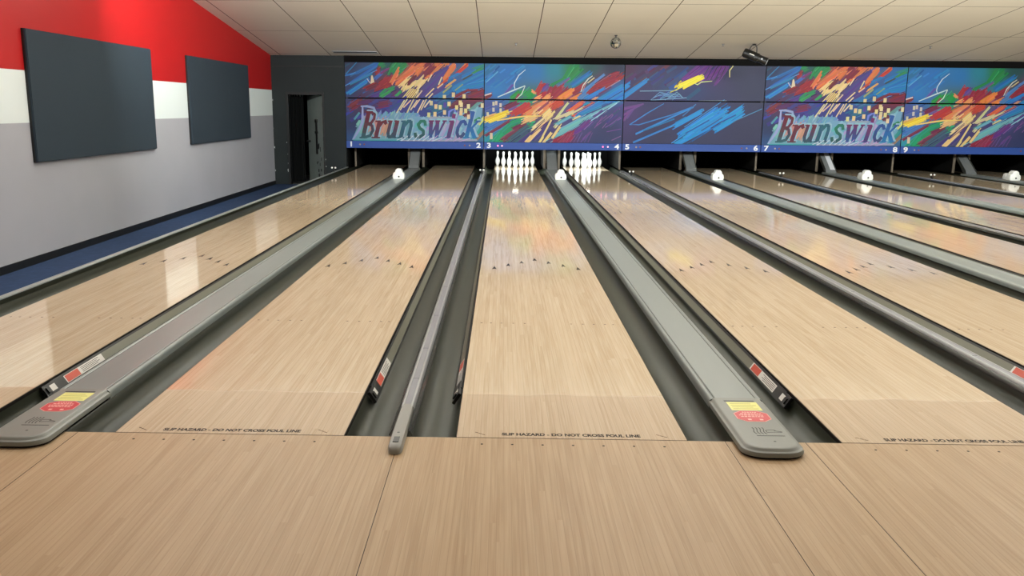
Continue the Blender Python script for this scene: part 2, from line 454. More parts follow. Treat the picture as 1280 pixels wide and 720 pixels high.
# retracted bumper rails (those the photograph shows): face points towards s
def bumper(n, side):
    s = 1 if side else -1
    x0 = lane_x(n) + (LW if side else 0)
    t = thing('bumper_rail', 'bumper rail with red and white sticker in the %s gutter of lane %d' % (('left', 'right')[side], n), 'bumper rail', (x0, 0, 0), 'retracted gutter bumpers')
    A, B = (.014, -.016), (.047, -.066)                # top and bottom of its slanted face
    def fp(u, d): # u along face 0..1, d outward
        nx, nz = .051, .035; l = math.hypot(nx, nz)
        return (s * (A[0] + (B[0] - A[0]) * u + nx / l * d), A[1] + (B[1] - A[1]) * u + nz / l * d)
    def slab(bm, y0, y1, u0, u1, d0, d1):
        q = [fp(u0, d0), fp(u1, d0), fp(u1, d1), fp(u0, d1)]
        loft(bm, [[(x, y, z) for x, z in q] for y in (y0, y1)])
    bm = bmesh.new(); slab(bm, .74, 17.0, .0, 1, -.004, .004); obj('rail', bm, 'bumper', t)
    bm = bmesh.new(); slab(bm, .74, 17.0, .93, 1.12, -.003, .008); slab(bm, .74, 17.0, -.12, .1, -.004, .005); obj('edge_bead', bm, 'black', t)
    bm = bmesh.new(); slab(bm, .64, .86, -.05, 1.08, -.004, .012); slab(bm, .66, .69, .25, .8, .012, .02); obj('end_block', bm, 'black', t)
    flip = (n % 2 == 1) ^ (side == 1)
    ya, yb, yc = (.86, 1.10, 1.27)
    bm = bmesh.new(); slab(bm, .86, 1.33, .12, .88, .004, .0052); st = obj('sticker', bm, 'white', t)
    y0, y1 = (.88, 1.03) if side == 1 else (1.16, 1.31)
    bm = bmesh.new(); slab(bm, y0, y1, .16, .84, .0052, .0058); obj('red_field', bm, 'orange', st)
    bm = bmesh.new()
    yy = 1.06 if side == 1 else .89
    for r_ in range(4): slab(bm, yy, yy + .22 - .03 * (r_ % 2), .25 + r_ * .15, .30 + r_ * .15, .0052, .0056)
    obj('lettering', bm, 'engrave', st)
    bm = bmesh.new(); slab(bm, .70, .755, .2, .8, .012, .0128); obj('end_label', bm, 'white', t)
for n, sd in ((1, 1), (2, 1), (3, 0), (4, 0), (5, 0), (6, 0), (7, 0), (8, 0)): bumper(n, sd)

# narrow divider rails between pairs
def rail_build():
    t = thing('divider_rail', '', 'divider rail', (0, 0, 0), 'divider rails between pairs of lanes')
    P = [(-.045, -.004), (-.044, .0), (-.034, .022), (-.031, .034), (-.026, .0385), (-.018, .0385), (-.0165, .035), (.0165, .035), (.018, .0385), (.026, .0385), (.031, .034), (.034, .022), (.044, .0), (.045, -.004)]
    bm = bmesh.new(); loft(bm, [[(x * (1), y, z) for x, z in P] for y in (.30, 6, 12, 17.2)])
    obj('rail_body', bm, 'railsilver', t, True)
    bm = bmesh.new()
    for s in (-1, 1):
        q = [(s * .050, -.004), (s * .051, .002), (s * .0365, .0225), (s * .038, .0235), (s * .053, .003), (s * .054, -.004)]
        loft(bm, [[(x, y, z) for x, z in q] for y in (.02, 17.2)])
    obj('side_skirt', bm, 'skirt', t, True)
    bm = bmesh.new(); box(bm, -.0162, .0162, .32, 17.18, .034, .0362); obj('rail_insert', bm, 'insert', t)
    # moulded nose reaching over the approach
    bm = bmesh.new(); rings = []
    for y, w, z0, z1 in ((.33, .030, -.003, .0400), (.1, .031, .0, .041), (-.02, .031, .0015, .0415), (-.12, .031, .0015, .0405), (-.175, .031, .0015, .038), (-.2, .028, .0015, .034), (-.212, .020, .0015, .026), (-.216, .012, .002, .016)):
        rings.append([(-w, y, z0), (-w, y, z0 + (z1 - z0) * .65), (-w * .85, y, z0 + (z1 - z0) * .92), (-w * .5, y, z1), (w * .5, y, z1), (w * .85, y, z0 + (z1 - z0) * .92), (w, y, z0 + (z1 - z0) * .65), (w, y, z0)])
    loft(bm, rings); ns = obj('nose_cap', bm, 'railnose', t, True)
    bm = bmesh.new(); box(bm, -.013, .013, -.165, -.105, .036, .0416); obj('recess', bm, 'black', ns)
    bm = bmesh.new(); lathe(bm, [(.037, .006), (.0418, .006)], 12, (0, -.055, 0)); obj('screw_hole', bm, 'black', ns)
    bm = bmesh.new()
    for y in (.75, 1.35, 2.2, 3.2): box(bm, -.0163, .0163, y, y + .006, .0355, .0366)
    obj('joint_line', bm, 'engrave', t)
    return t
r0 = rail_build()
for k in range(1, PAIRS):
    lab = 'narrow silver divider rail with a rounded nose between lanes %d and %d' % (2 * k, 2 * k + 1)
    loc = (pair_x(k), 0, 0)
    if k == 1: r0.location = loc; r0['label'] = lab
    else: dup(r0, loc, lab)
# ledge at the left of lane 1
t = thing('side_ledge', 'aluminium edge ledge between the blue side aisle and the gutter of lane 1', 'ledge', (pair_x(0), 0, 0))
bm = bmesh.new()
q = [(-.012, .046), (.0, .052), (.03, .052), (.042, .046), (.044, .036), (-.014, .036)]
loft(bm, [[(x, y, z) for x, z in q] for y in (.0, 17.28)]); obj('top_edge', bm, 'ledge', t, True)
bm = bmesh.new()
q = [(.006, .036), (.036, .036), (.030, -.003), (.006, -.003)]
loft(bm, [[(x, y, z) for x, z in q] for y in (.002, 17.27)]); obj('inner_panel', bm, 'gutter', t, True)
bm = bmesh.new(); box(bm, -.026, .0055, .002, 17.27, CAR + .009, .040); obj('outer_panel', bm, 'carpet', t)

# wide ball return cappings
def rrect(hw, y0, y1, r, n=6, inset=0.0):
    hw -= inset; y0 += inset; r = max(r - inset * .6, .01)
    pts = [(hw, y1)]
    pts = [(-hw, y1), ]
    for i in range(n + 1):
        a = PI + PI / 2 * i / n; pts.append((-hw + r + r * math.cos(a), y0 + r * .8 + r * .8 * math.sin(a)))
    for i in range(n + 1):
        a = 1.5 * PI + PI / 2 * i / n; pts.append((hw - r + r * math.cos(a), y0 + r * .8 + r * .8 * math.sin(a)))
    pts.append((hw, y1))
    return pts
def cap_build():
    t = thing('ball_return_capping', '', 'ball return capping', (0, 0, 0), 'ball return cappings')
    P = [(-.126, -.004), (-.135, -.002), (-.137, .024), (-.133, .036), (-.126, .0425), (-.118, .0445), (-.111, .042), (-.107, .038), (-.103, .0375), (-.099, .041), (.099, .041), (.103, .0375), (.107, .038), (.111, .042), (.118, .0445), (.126, .0425), (.133, .036), (.137, .024), (.135, -.002), (.126, -.004)]
    bm = bmesh.new(); loft(bm, [[(x, y, z) for x, z in P] for y in (.46, 6, 12, 17.3)]); obj('capping_body', bm, 'cap', t, True)
    bm = bmesh.new()
    for s in (-1, 1): box(bm, s * .105 - .0022, s * .105 + .0022, .30, 17.2, .0372, .0386)
    obj('channel_line', bm, 'engrave', t)
    bm = bmesh.new()
    rings = []
    for inset, z in ((.0, .012), (.0, .022), (.004, .031), (.012, .0335), (.016, .036), (.020, .0435), (.026, .0462), (.034, .0470)):
        rings.append([(x, y, z) for x, y in rrect(.139, -.215, .47, .10, 6, inset)])
    loft(bm, rings); nz = obj('nose_moulding', bm, 'nose', t, True)
    bm = bmesh.new(); prism(bm, rrect(.133, -.205, .05, .095), .0006, .0125); obj('rubber_foot', bm, 'rubber', nz)
    bm = bmesh.new(); lathe(bm, [(.045, .006), (.0474, .006)], 12, (.02, -.112, 0)); obj('screw_hole', bm, 'black', nz)
    bm = bmesh.new()
    # engraved hand over rising air
    for q in range(4):
        x = -.036 + q * .015
        pts = [(x + .004 * math.sin(i * .9 + .5), .055 - i * .0115) for i in range(8)]
        prism(bm, [(a - .0022, b) for a, b in pts] + [(a + .0022, b) for a, b in pts[::-1]], .0465, .0476)
    prism(bm, [(-.04, -.043), (.085, -.043), (.085, -.049), (-.04, -.049)], .0465, .0476)
    hand = [(.018, .02), (.03, .026), (.055, .026), (.062, .02), (.055, .016), (.075, .010), (.088, .004), (.084, -.002), (.06, .0), (.018, -.004)]
    for (xa, ya), (xb, yb) in zip(hand, hand[1:] + hand[:1]):
        d = Vector((xb - xa, yb - ya)); 
        if d.length < 1e-6: continue
        nn = Vector((-d.y, d.x)).normalized() * .0018
        prism(bm, [(xa + nn.x, ya + nn.y), (xb + nn.x, yb + nn.y), (xb - nn.x, yb - nn.y), (xa - nn.x, ya - nn.y)], .0465, .0476)
    obj('hand_pictogram', bm, 'engrave', t)
    bm = bmesh.new(); box(bm, -.072, .078, .415, .428, .046, .0478); obj('seam_strip', bm, 'black', t)
    bm = bmesh.new(); box(bm, -.066, .084, .285, .405, .046, .0474); ye = obj('yellow_sticker', bm, 'yellow', t); ye['label'] = 'pale yellow warning sticker'
    bm = bmesh.new()
    for r_ in range(4): box(bm, -.054, .07 - .02 * (r_ % 2), .305 + .024 * r_, .311 + .024 * r_, .0472, .0477)
    obj('lettering', bm, mat('sticker print', (176, 172, 92), .5), ye)
    def octo(sx, sy): return [(.01 + sx * math.copysign(abs(math.cos(a)) ** .75, math.cos(a)), .205 + sy * math.copysign(abs(math.sin(a)) ** .75, math.sin(a))) for a in [PI / 8 + PI / 4 * i for i in range(8)]]
    bm = bmesh.new(); prism(bm, octo(.086, .078), .046, .0474); wb_ = obj('red_sticker', bm, mat('sticker pink rim', (226, 150, 140), .45), t); wb_['label'] = 'red octagonal warning sticker'
    bm = bmesh.new(); prism(bm, octo(.081, .072), .0474, .0478); obj('red_field', bm, 'red', wb_)
    bm = bmesh.new()
    for r_, (w, y) in enumerate(((.036, .252), (.05, .232), (.06, .212), (.055, .192))):
        x = -w
        while x < w - .006:
            dx = .006 + .009 * random.random(); box(bm, .01 + x, .01 + min(x + dx, w), y, y + .009, .0478, .0481); x += dx + .004
    for sx in (-.025, .03): box(bm, .01 + sx - .008, .01 + sx + .008, .15, .166, .0478, .0481)
    obj('lettering', bm, mat('sticker print pale', (240, 190, 178), .5), wb_)
    return t
c0 = cap_build()
CAPX = GAP_A / 2 + LW + GAP_B / 2 - .012
for k in range(PAIRS):
    lab = 'wide grey ball return capping with moulded nose between lanes %d and %d' % (2 * k + 1, 2 * k + 2)
    loc = (pair_x(k) + CAPX, 0, 0)
    if k == 0: c0.location = loc; c0['label'] = lab
    else: dup(c0, loc, lab)

# ------------------------------------------------------------------ far end: kickbacks, ramps, cameras, sensors, pins
def kick(x, w, y0, label, ht=.75):
    t = thing('kickback_plate', label, 'kickback plate', (x, y0, 0), 'kickback plates at the pit')
    bm = bmesh.new(); box(bm, -w / 2, w / 2, .01, 2.4, -.11 if False else .04, ht); obj('side_plate', bm, 'kickside', t)
    bm = bmesh.new(); box(bm, -w / 2 - .003, w / 2 + .003, -.01, .01, .035, ht); obj('front_edge', bm, 'kick', t)
for k in range(PAIRS + 1):
    kick(pair_x(k) + (.17 if k == 0 else 0), .035, 17.62, ('wood edged kickback plate at the pit left of lane 1' if k == 0 else 'wood edged kickback plate at the pit between lanes %d and %d' % (2 * k, 2 * k + 1) if k < PAIRS else 'wood edged kickback plate at the pit right of lane 12'))
    if k < PAIRS:
        cx_ = pair_x(k) + CAPX + .012
        for s in (-1, 1):
            kick(cx_ + s * .175, .05, 17.62, 'wood edged kickback plate %s of the ramp between lanes %d and %d' % (('left', 'right')[s > 0], 2 * k + 1, 2 * k + 2))
def ramp_build():
    t = thing('ball_lift_ramp', '', 'ball ramp', (0, 0, 0), 'ball lift ramps')
    bm = bmesh.new()
    S = [(17.05, .045), (17.12, .10), (17.9, .64), (17.9, .60), (17.16, .065), (17.12, .045)]
    loft(bm, [[(x, y, z) for y, z in S] for x in (-.12, .12)]); obj('ramp_plate', bm, 'ramp', t)
    bm = bmesh.new()
    S2 = [(17.13, .112), (17.88, .632), (17.88, .628), (17.14, .108)]
    loft(bm, [[(x, y + 0, z + .002) for y, z in S2] for x in (.0, .11)]); obj('guide_strip', bm, 'ramp', t)
    bm = bmesh.new()
    for s in (-1, 1):
        S3 = [(17.08, .05), (17.12, .13), (17.9, .67), (17.9, .60), (17.16, .05)]
        loft(bm, [[(x, y, z) for y, z in S3] for x in ((-.13, -.118) if s < 0 else (.118, .13))])
    obj('side_flange', bm, 'skirt', t)
    return t
rp = ramp_build()
for k in range(PAIRS):
    lab = 'grey metal ball lift ramp rising under the masking between lanes %d and %d' % (2 * k + 1, 2 * k + 2)
    loc = (pair_x(k) + CAPX, 0, 0)
    if k == 0: rp.location = loc; rp['label'] = lab
    else:
        r_ = dup(rp, loc, lab + (', white stripe' if k == 3 else ''))
        if k == 3:
            for c in kids(r_):
                if c.name.startswith('guide_strip'): c.data = c.data.copy(); c.data.materials[0] = MT['rampwhite']
def cam_build():
    t = thing('scoring_camera', '', 'scoring camera', (0, 0, 0), 'scoring cameras on the cappings')
    front = [(-.13, 0), (.13, 0), (.145, .04), (.13, .11), (.095, .13), (.085, .175), (.05, .205), (-.03, .21), (-.07, .185), (-.085, .14), (-.125, .12), (-.145, .06)]
    front = [(x * .86, z) for x, z in front]
    bm = bmesh.new(); rings = []
    for y, s in ((-.1, .86), (-.09, .96), (-.05, 1.0), (.05, 1.0), (.08, .9)):
        rings.append([(x * s, y, .002 + z * (s if z > .02 else 1)) for x, z in front])
    loft(bm, rings); obj('housing', bm, 'camwhite', t, True)
    bm = bmesh.new(); rings = []
    for y, s in ((.08, .8), (.1, .95), (.26, .9), (.28, .75)):
        rings.append([(x * s, y, .002 + z) for x, z in ((-.08, 0), (.08, 0), (.09, .05), (.07, .13 * s), (.03, .15 * s), (-.03, .15 * s), (-.07, .13 * s), (-.09, .05))])
    loft(bm, rings); obj('rear_box', bm, 'camwhite', t, True)
    bm = bmesh.new(); lathe(bm, [(-.106, .016), (-.095, .020)], 14, (.01, 0, .05), 'y'); obj('lens', bm, 'black', t, True)
    return t
cm = cam_build()
for k, y in enumerate((14.0, 14.25, 14.6, 15.1, 15.4, 15.6)):
    lab = 'small white camera housing on the capping between lanes %d and %d' % (2 * k + 1, 2 * k + 2)
    loc = (pair_x(k) + CAPX + .01, y, .0405)
    if k == 0: cm.location = loc; cm['label'] = lab
    else: dup(cm, loc, lab)
def sensor_build():
    t = thing('twin_sensor', '', 'sensor', (0, 0, 0), 'twin sensors at the ends of the divider rails')
    bm = bmesh.new(); box(bm, -.016, .016, -.04, .04, .0, .042); bmesh.ops.bevel(bm, geom=bm.edges[:], offset=.006, segments=2, affect='EDGES'); obj('base', bm, 'black', t)
    for s in (-1, 1):
        bm = bmesh.new(); tube(bm, [(s * .010, 0, .04), (s * .025, -.008, .07), (s * .036, -.014, .082)], .006); st = obj('stem', bm, 'black', t, True)
        bm = bmesh.new(); lathe(bm, [(-.014, .008), (-.012, .019), (.0, .021), (.02, .013), (.024, .004)], 14, (s * .038, -.016, .088), 'y'); obj('lens', bm, 'camwhite', st, True)
    return t
sn = sensor_build()
for k in range(PAIRS):
    lab = 'pair of small white sensor lamps on the ' + ('side ledge left of lane 1' if k == 0 else 'divider rail between lanes %d and %d' % (2 * k, 2 * k + 1))
    loc = (pair_x(k) + (.016 if k == 0 else 0), 15.6, .052 if k == 0 else .0385)
    if k == 0: sn.location = loc; sn['label'] = lab
    else: dup(sn, loc, lab)

IN = .0254
PIN = [(0, 1.0), (.1, 1.015), (.75, 1.414), (2.25, 1.953), (3.375, 2.255), (4.5, 2.383), (5.875, 2.282), (7.25, 1.852), (8.625, 1.236), (9.375, .983), (10, .899), (10.875, .935), (11.75, 1.047), (12.625, 1.203), (13.5, 1.274), (14.1, 1.18), (14.6, .9), (14.88, .5), (15, .12)]
bm = bmesh.new(); lathe(bm, [(h * IN, r * IN) for h, r in PIN], 24)
pin0 = obj('bowling_pin', bm, 'pin', None, True)
POS = ['head pin at the front of the rack', 'left pin of the second row', 'right pin of the second row', 'left pin of the third row', 'middle pin of the third row', 'right pin of the third row',
       'leftmost pin of the back row', 'second pin from the left in the back row', 'second pin from the right in the back row', 'rightmost pin of the back row']
fst = True
for n in (3, 4):
    i = 0
    for row in range(4):
        for j in range(row + 1):
            o = pin0 if fst else pin0.copy()
            if not fst: COL.objects.link(o)
            fst = False
            o.location = (lane_x(n) + LW / 2 + (j - row / 2) * .3048, 18.288 + row * .264, .0005)
            tag(o, 'white bowling pin on lane %d, %s' % (n, POS[i]), 'bowling pin', 'bowling pins on the lit lanes'); i += 1
for n in (3, 4):
    t = thing('pin_deck_lamp', 'pin deck lamp behind the bottom of the masking over lane %d' % n, 'lamp', (lane_x(n) + LW / 2, YM + .2, .513), 'pin deck lamps')
    bm = bmesh.new(); tube(bm, [(-.07, 0, 0), (.07, 0, 0)], .011, 10); obj('tube', bm, 'tube', t, True)
    bm = bmesh.new()
    q = [(-.03, .03), (.03, .03), (.036, -.005), (.032, -.005), (.026, .024), (-.03, .024)]
    loft(bm, [[(x, y, z) for y, z in q] for x in (-.24, .24)]); obj('reflector', bm, 'steel', t)
    bm = bmesh.new(); box(bm, -.02, .02, -.15, -.02, .01, .05); obj('bracket', bm, 'steel', t)
    la = bpy.data.lights.new('pin deck light', 'AREA'); la.shape = 'RECTANGLE'; la.size = .9; la.size_y = .08; la.energy = 48; la.color = (.93, 1, .98)
    lo = bpy.data.objects.new('pin_deck_light', la); COL.objects.link(lo); lo.location = (lane_x(n) + LW / 2, YM + .24, .60)
    lo.rotation_euler = (math.radians(72), 0, 0)
# ------------------------------------------------------------------ masking units with their printed artwork
# strokes are written in design units measured on the panels, then clipped to each panel
AFF = {'A': ((-.0297, .01921, -.00015), (1.5376, .00019, -.01877), 430), 'B': ((-.0983, .01912, .00046), (1.5689, .00019, -.01872), 600), 'C': ((-.182, .01903, .00106), (1.6004, .00018, -.01867), 770)}
class Art:
    def __init__(s, kind):
        s.k = kind; s.polys = []; s.rr = random.Random(ord(kind)); s.base = []
        s.view(AFF[kind][2], 70, 6.0)
    def view(s, ox, oy, sc): s.ox, s.oy, s.sc = ox, oy, sc
    def pt(s, x, y):
        a, b, u0 = AFF[s.k]; u = s.ox + x / s.sc - u0; v = s.oy + y / s.sc - 130
        return (a[0] + a[1] * u + a[2] * v, b[0] + b[1] * u + b[2] * v)
    def B(s, *pts):
        for x, y, c in pts: s.base.append((*s.pt(x, y), lin(c)))
    def raw(s, P, col): s.polys.append((P, col))
    def line(s, pts, w, c, j=12, taper=.6, c2=None):
        """one brush stroke: a band of width w with slightly ragged colour"""
        r = s.rr; c = tuple(max(0, min(255, v + r.uniform(-j, j))) for v in c)
        P = [s.pt(x, y) for x, y in pts]; w = w / s.sc * .0190
        n = len(P)
        L, R = [], []
        for i, p in enumerate(P):
            a = P[max(i - 1, 0)]; b = P[min(i + 1, n - 1)]
            dx, dz = b[0] - a[0], b[1] - a[1]; l = math.hypot(dx, dz) or 1
            q = w / 2 * (taper if i in (0, n - 1) and n > 2 else 1)
            L.append((p[0] - dz / l * q, p[1] + dx / l * q)); R.append((p[0] + dz / l * q, p[1] - dx / l * q))
        for i in range(n - 1): s.raw([L[i], L[i + 1], R[i + 1], R[i]], lin(c))
    def S(s, x1, y1, x2, y2, w, c, j=14):
        """a fat brush stroke made of parallel bristle bands with uneven ends"""
        r = s.rr; d = math.hypot(x2 - x1, y2 - y1) or 1; nx, ny = -(y2 - y1) / d, (x2 - x1) / d; tx, ty = (x2 - x1) / d, (y2 - y1) / d
        k = max(1, min(9, int(w / s.sc / .8)))
        if d > 90 * s.sc / 12 and w / s.sc > 2:                            # loose hairs around the stroke
            for i in range(int(w / s.sc / 1.6)):
                o = r.uniform(-.75, .75) * w; a, b_ = r.uniform(-.35, .4), r.uniform(.5, 1.3)
                h = r.choice((-38, -26, 22, 34)); s.line([(x1 + nx * o + tx * d * a, y1 + ny * o + ty * d * a), (x1 + nx * o + tx * d * b_, y1 + ny * o + ty * d * b_)], s.sc * r.uniform(.4, 1.1), tuple(max(0, min(255, v + h)) for v in c), 10)
        for i in range(k):
            o = (i + .5) / k * w - w / 2
            e0, e1 = r.uniform(-.22, .2) * min(d, 3 * w), r.uniform(-.2, .22) * min(d, 3 * w)
            s.line([(x1 + nx * o + tx * e0, y1 + ny * o + ty * e0), (x2 + nx * o + tx * e1, y2 + ny * o + ty * e1)], w / k * 1.3, c, j)
    def scat(s, n, x0, x1, y0, y1, dx, dy, w, cols):
        r = s.rr
        for i in range(n):
            x, y, f = r.uniform(x0, x1), r.uniform(y0, y1), r.uniform(.5, 1.2)
            s.line([(x - dx * f / 2, y + dy * f / 2), (x + dx * f / 2, y - dy * f / 2 * r.uniform(.8, 1.2))], w * r.uniform(.5, 1.3), r.choice(cols))
    def sq(s, pts, w, h, c):
        for x, y in pts: s.raw([s.pt(x - w / 2, y - h / 2), s.pt(x + w / 2, y - h / 2), s.pt(x + w / 2, y + h / 2), s.pt(x - w / 2, y + h / 2)], lin(tuple(v + s.rr.uniform(-14, 10) for v in c)))
    def fill(s, pts, c): s.raw([s.pt(x, y) for x, y in pts], lin(c))

BLUE, TEAL, NAVY, VIO, MAR, RED, ORA, CRE, GRN, AQU = (40, 112, 180), (40, 130, 150), (46, 54, 92), (72, 60, 124), (118, 40, 62), (168, 42, 48), (216, 118, 72), (234, 206, 140), (34, 132, 76), (120, 178, 190)
PUR = (98, 56, 128)

A = Art('A')
A.B((30, 60, (44, 54, 84)), (30, 280, (46, 58, 100)), (150, 150, (44, 80, 130)), (330, 60, (30, 90, 90)), (300, 200, (100, 44, 70)), (450, 280, (64, 54, 104)), (600, 200, (90, 50, 96)), (560, 60, (150, 70, 60)),
    (800, 200, (40, 100, 160)), (1000, 120, (34, 110, 170)), (1000, 280, (110, 40, 66)), (800, 300, (46, 90, 140)), (150, 350, (84, 46, 80)), (60, 500, (44, 58, 96)), (350, 360, (58, 60, 150)), (550, 380, (56, 62, 140)),
    (600, 340, (44, 70, 140)), (750, 400, (40, 80, 140)), (950, 350, (100, 46, 76)), (1020, 500, (44, 120, 150)), (60, 640, (44, 80, 130)), (500, 640, (50, 90, 150)), (1000, 640, (60, 110, 150)))
A.view(430, 75, 14.22)
A.scat(14, 20, 500, 60, 640, 180, 120, 26, [(40, 70, 110), (50, 60, 100), (44, 90, 150)])
for st in ((640, 110, 720, 60, 110), (840, 250, 940, 70, 130), (960, 250, 1060, 70, 110), (1000, 130, 1110, 60, 80), (900, 180, 1000, 60, 100)): A.S(*st, GRN)
for st in ((560, 250, 640, 150, 70), (590, 520, 760, 340, 100), (700, 490, 870, 320, 110), (640, 430, 800, 330, 80), (800, 430, 930, 290, 80), (400, 500, 560, 420, 70), (560, 560, 700, 470, 60)): A.S(*st, (148, 40, 50))
A.S(420, 520, 600, 440, 60, MAR); A.S(860, 630, 1000, 560, 90, (90, 46, 100)); A.S(500, 640, 700, 560, 80, (72, 60, 130))
A.S(560, 330, 690, 220, 55, (66, 104, 190)); A.S(640, 250, 800, 150, 36, (110, 60, 110))
for st in ((840, 400, 980, 160, 55), (950, 380, 1170, 190, 75), (1080, 300, 1280, 90, 95), (1000, 330, 1240, 200, 60), (920, 430, 1060, 330, 50)): A.S(*st, ORA)
A.line([(240, 40), (50, 240), (40, 270)], 22, (50, 120, 175)); A.S(40, 270, 260, 225, 30, BLUE); A.S(230, 230, 610, 45, 50, BLUE); A.S(110, 420, 600, 90, 44, BLUE); A.S(110, 425, 510, 230, 40, (44, 124, 180)); A.S(90, 590, 430, 360, 66, (44, 128, 200))
A.fill([(475, 425), (490, 275), (515, 275), (545, 395), (520, 400)], (226, 206, 172)); A.line([(415, 330), (470, 410)], 14, (190, 190, 200))
for st in ((640, 620, 770, 500, 44), (660, 650, 900, 500, 40), (780, 530, 890, 480, 50), (930, 630, 1010, 560, 44)): A.S(*st, (44, 146, 84))
for st in ((1040, 540, 1200, 310, 70), (1000, 460, 1160, 320, 60), (1100, 500, 1280, 390, 60), (1120, 420, 1280, 280, 60)): A.S(*st, CRE)
A.S(1150, 420, 1280, 270, 60, (112, 44, 58))
for i in range(7): A.line([(1030 + i * 40, 690), (1190 + i * 30, 500 + i * 6)], 20, CRE); A.line([(1056 + i * 40, 690), (1210 + i * 30, 510)], 9, (60, 44, 60))
A.view(520, 75, 14.22)
for st in ((0, 240, 140, 70, 100), (180, 250, 430, 70, 150), (360, 230, 560, 60, 90), (60, 120, 200, 60, 90), (480, 390, 700, 60, 90), (640, 240, 900, 80, 60)): A.S(*st, ORA)
for st in ((110, 300, 300, 100, 80), (150, 120, 230, 60, 60), (220, 240, 330, 120, 60)): A.S(*st, (126, 38, 62))
A.S(640, 310, 900, 100, 50, (196, 62, 46)); A.S(380, 500, 560, 340, 44, (206, 82, 48)); A.S(600, 300, 830, 70, 40, (80, 96, 130))
for st in ((60, 650, 430, 260, 120), (160, 500, 520, 160, 90), (320, 250, 580, 110, 34), (300, 620, 520, 440, 90)): A.S(*st, (76, 62, 128))
A.S(330, 690, 560, 560, 110, (44, 112, 164)); A.S(520, 480, 700, 350, 30, (226, 160, 92)); A.S(480, 580, 640, 440, 26, (150, 170, 110))
for st in ((620, 560, 1280, 230, 150), (760, 560, 1290, 330, 150), (840, 300, 1280, 110, 90), (900, 500, 1280, 420, 120), (580, 330, 760, 240, 50)): A.S(*st, (32, 118, 184))
A.S(1040, 180, 1290, 90, 90, (36, 128, 116)); A.S(820, 350, 1000, 255, 26, (62, 78, 80)); A.S(1000, 240, 1150, 150, 34, (44, 132, 84)); A.line([(690, 540), (830, 430)], 22, (120, 160, 110))
for st in ((690, 650, 950, 520, 44), (950, 650, 1190, 560, 100), (760, 690, 900, 640, 50), (900, 540, 1100, 530, 36)): A.S(*st, (124, 40, 64))
A.S(0, 480, 150, 330, 120, CRE)
for st in ((20, 660, 110, 540), (170, 650, 320, 500), (210, 690, 300, 590), (0, 590, 90, 440), (400, 440, 460, 300), (210, 380, 280, 260), (380, 500, 480, 420)): A.line([st[:2], st[2:]], 20, (232, 208, 160))
A.view(430, 120, 10.29)
A.scat(26, 40, 900, 40, 300, 130, 80, 34, [(58, 60, 150), (52, 70, 140), (64, 56, 130)])
A.S(80, 150, 220, 60, 90, (118, 42, 58)); A.S(440, 120, 590, 90, 80, (112, 44, 80)); A.S(200, 90, 330, 60, 50, (90, 46, 90))
A.fill([(95, 565), (215, 300), (420, 250), (620, 215), (950, 215), (950, 565)], (112, 166, 182))
A.scat(50, 180, 940, 240, 480, 60, 90, 40, [(140, 176, 196), (100, 160, 176), (150, 160, 190), (120, 180, 180)])
for st in ((350, 460, 420, 290, 80), (430, 480, 530, 300, 90), (500, 480, 560, 330, 70)): A.S(*st, (200, 144, 126))
for st in ((700, 470, 790, 250, 60), (560, 300, 650, 200, 40)): A.S(*st, (132, 176, 180))
for i in range(9): A.line([(410 + i * 60, 300), (480 + i * 60, 190 + (i % 3) * 12), (455 + i * 60, 290)], 34, (112, 150, 194))
A.line([(215, 130), (300, 130), (385, 150), (410, 215), (370, 290), (330, 300)], 30, (142, 156, 206)); A.line([(240, 130), (235, 330), (200, 420), (110, 560)], 34, (150, 172, 204)); A.line([(130, 300), (200, 210)], 26, (84, 140, 170))
A.view(520, 120, 10.29)
A.fill([(-60, 565), (-60, 255), (150, 270), (440, 270), (700, 180), (860, 130), (800, 565)], (118, 164, 194))
A.scat(60, 0, 800, 290, 540, 50, 90, 36, [(140, 168, 208), (160, 160, 204), (104, 172, 190), (130, 190, 206), (176, 160, 196)])
A.S(440, 560, 520, 200, 60, (150, 140, 196)); A.line([(420, 290), (430, 200), (490, 160), (520, 230), (450, 340)], 30, (112, 140, 206)); A.line([(530, 300), (640, 250), (760, 190), (800, 130)], 34, (120, 176, 196)); A.line([(150, 275), (440, 275)], 24, (140, 170, 170))
A.S(690, 190, 840, 60, 40, (96, 150, 150)); A.S(640, 60, 860, 40, 60, (118, 42, 60)); A.S(760, 560, 860, 400, 60, (50, 140, 150)); A.S(780, 560, 900, 430, 40, (150, 110, 90)); A.S(760, 330, 830, 290, 50, GRN); A.S(820, 350, 900, 250, 40, (220, 220, 130))
for st in ((430, 150, 560, 60, 60), (560, 110, 700, 40, 60), (620, 260, 700, 190, 40)): A.S(*st, (104, 44, 70))
A.S(180, 190, 420, 90, 90, (44, 100, 140)); A.S(100, 90, 260, 60, 70, (48, 80, 150))

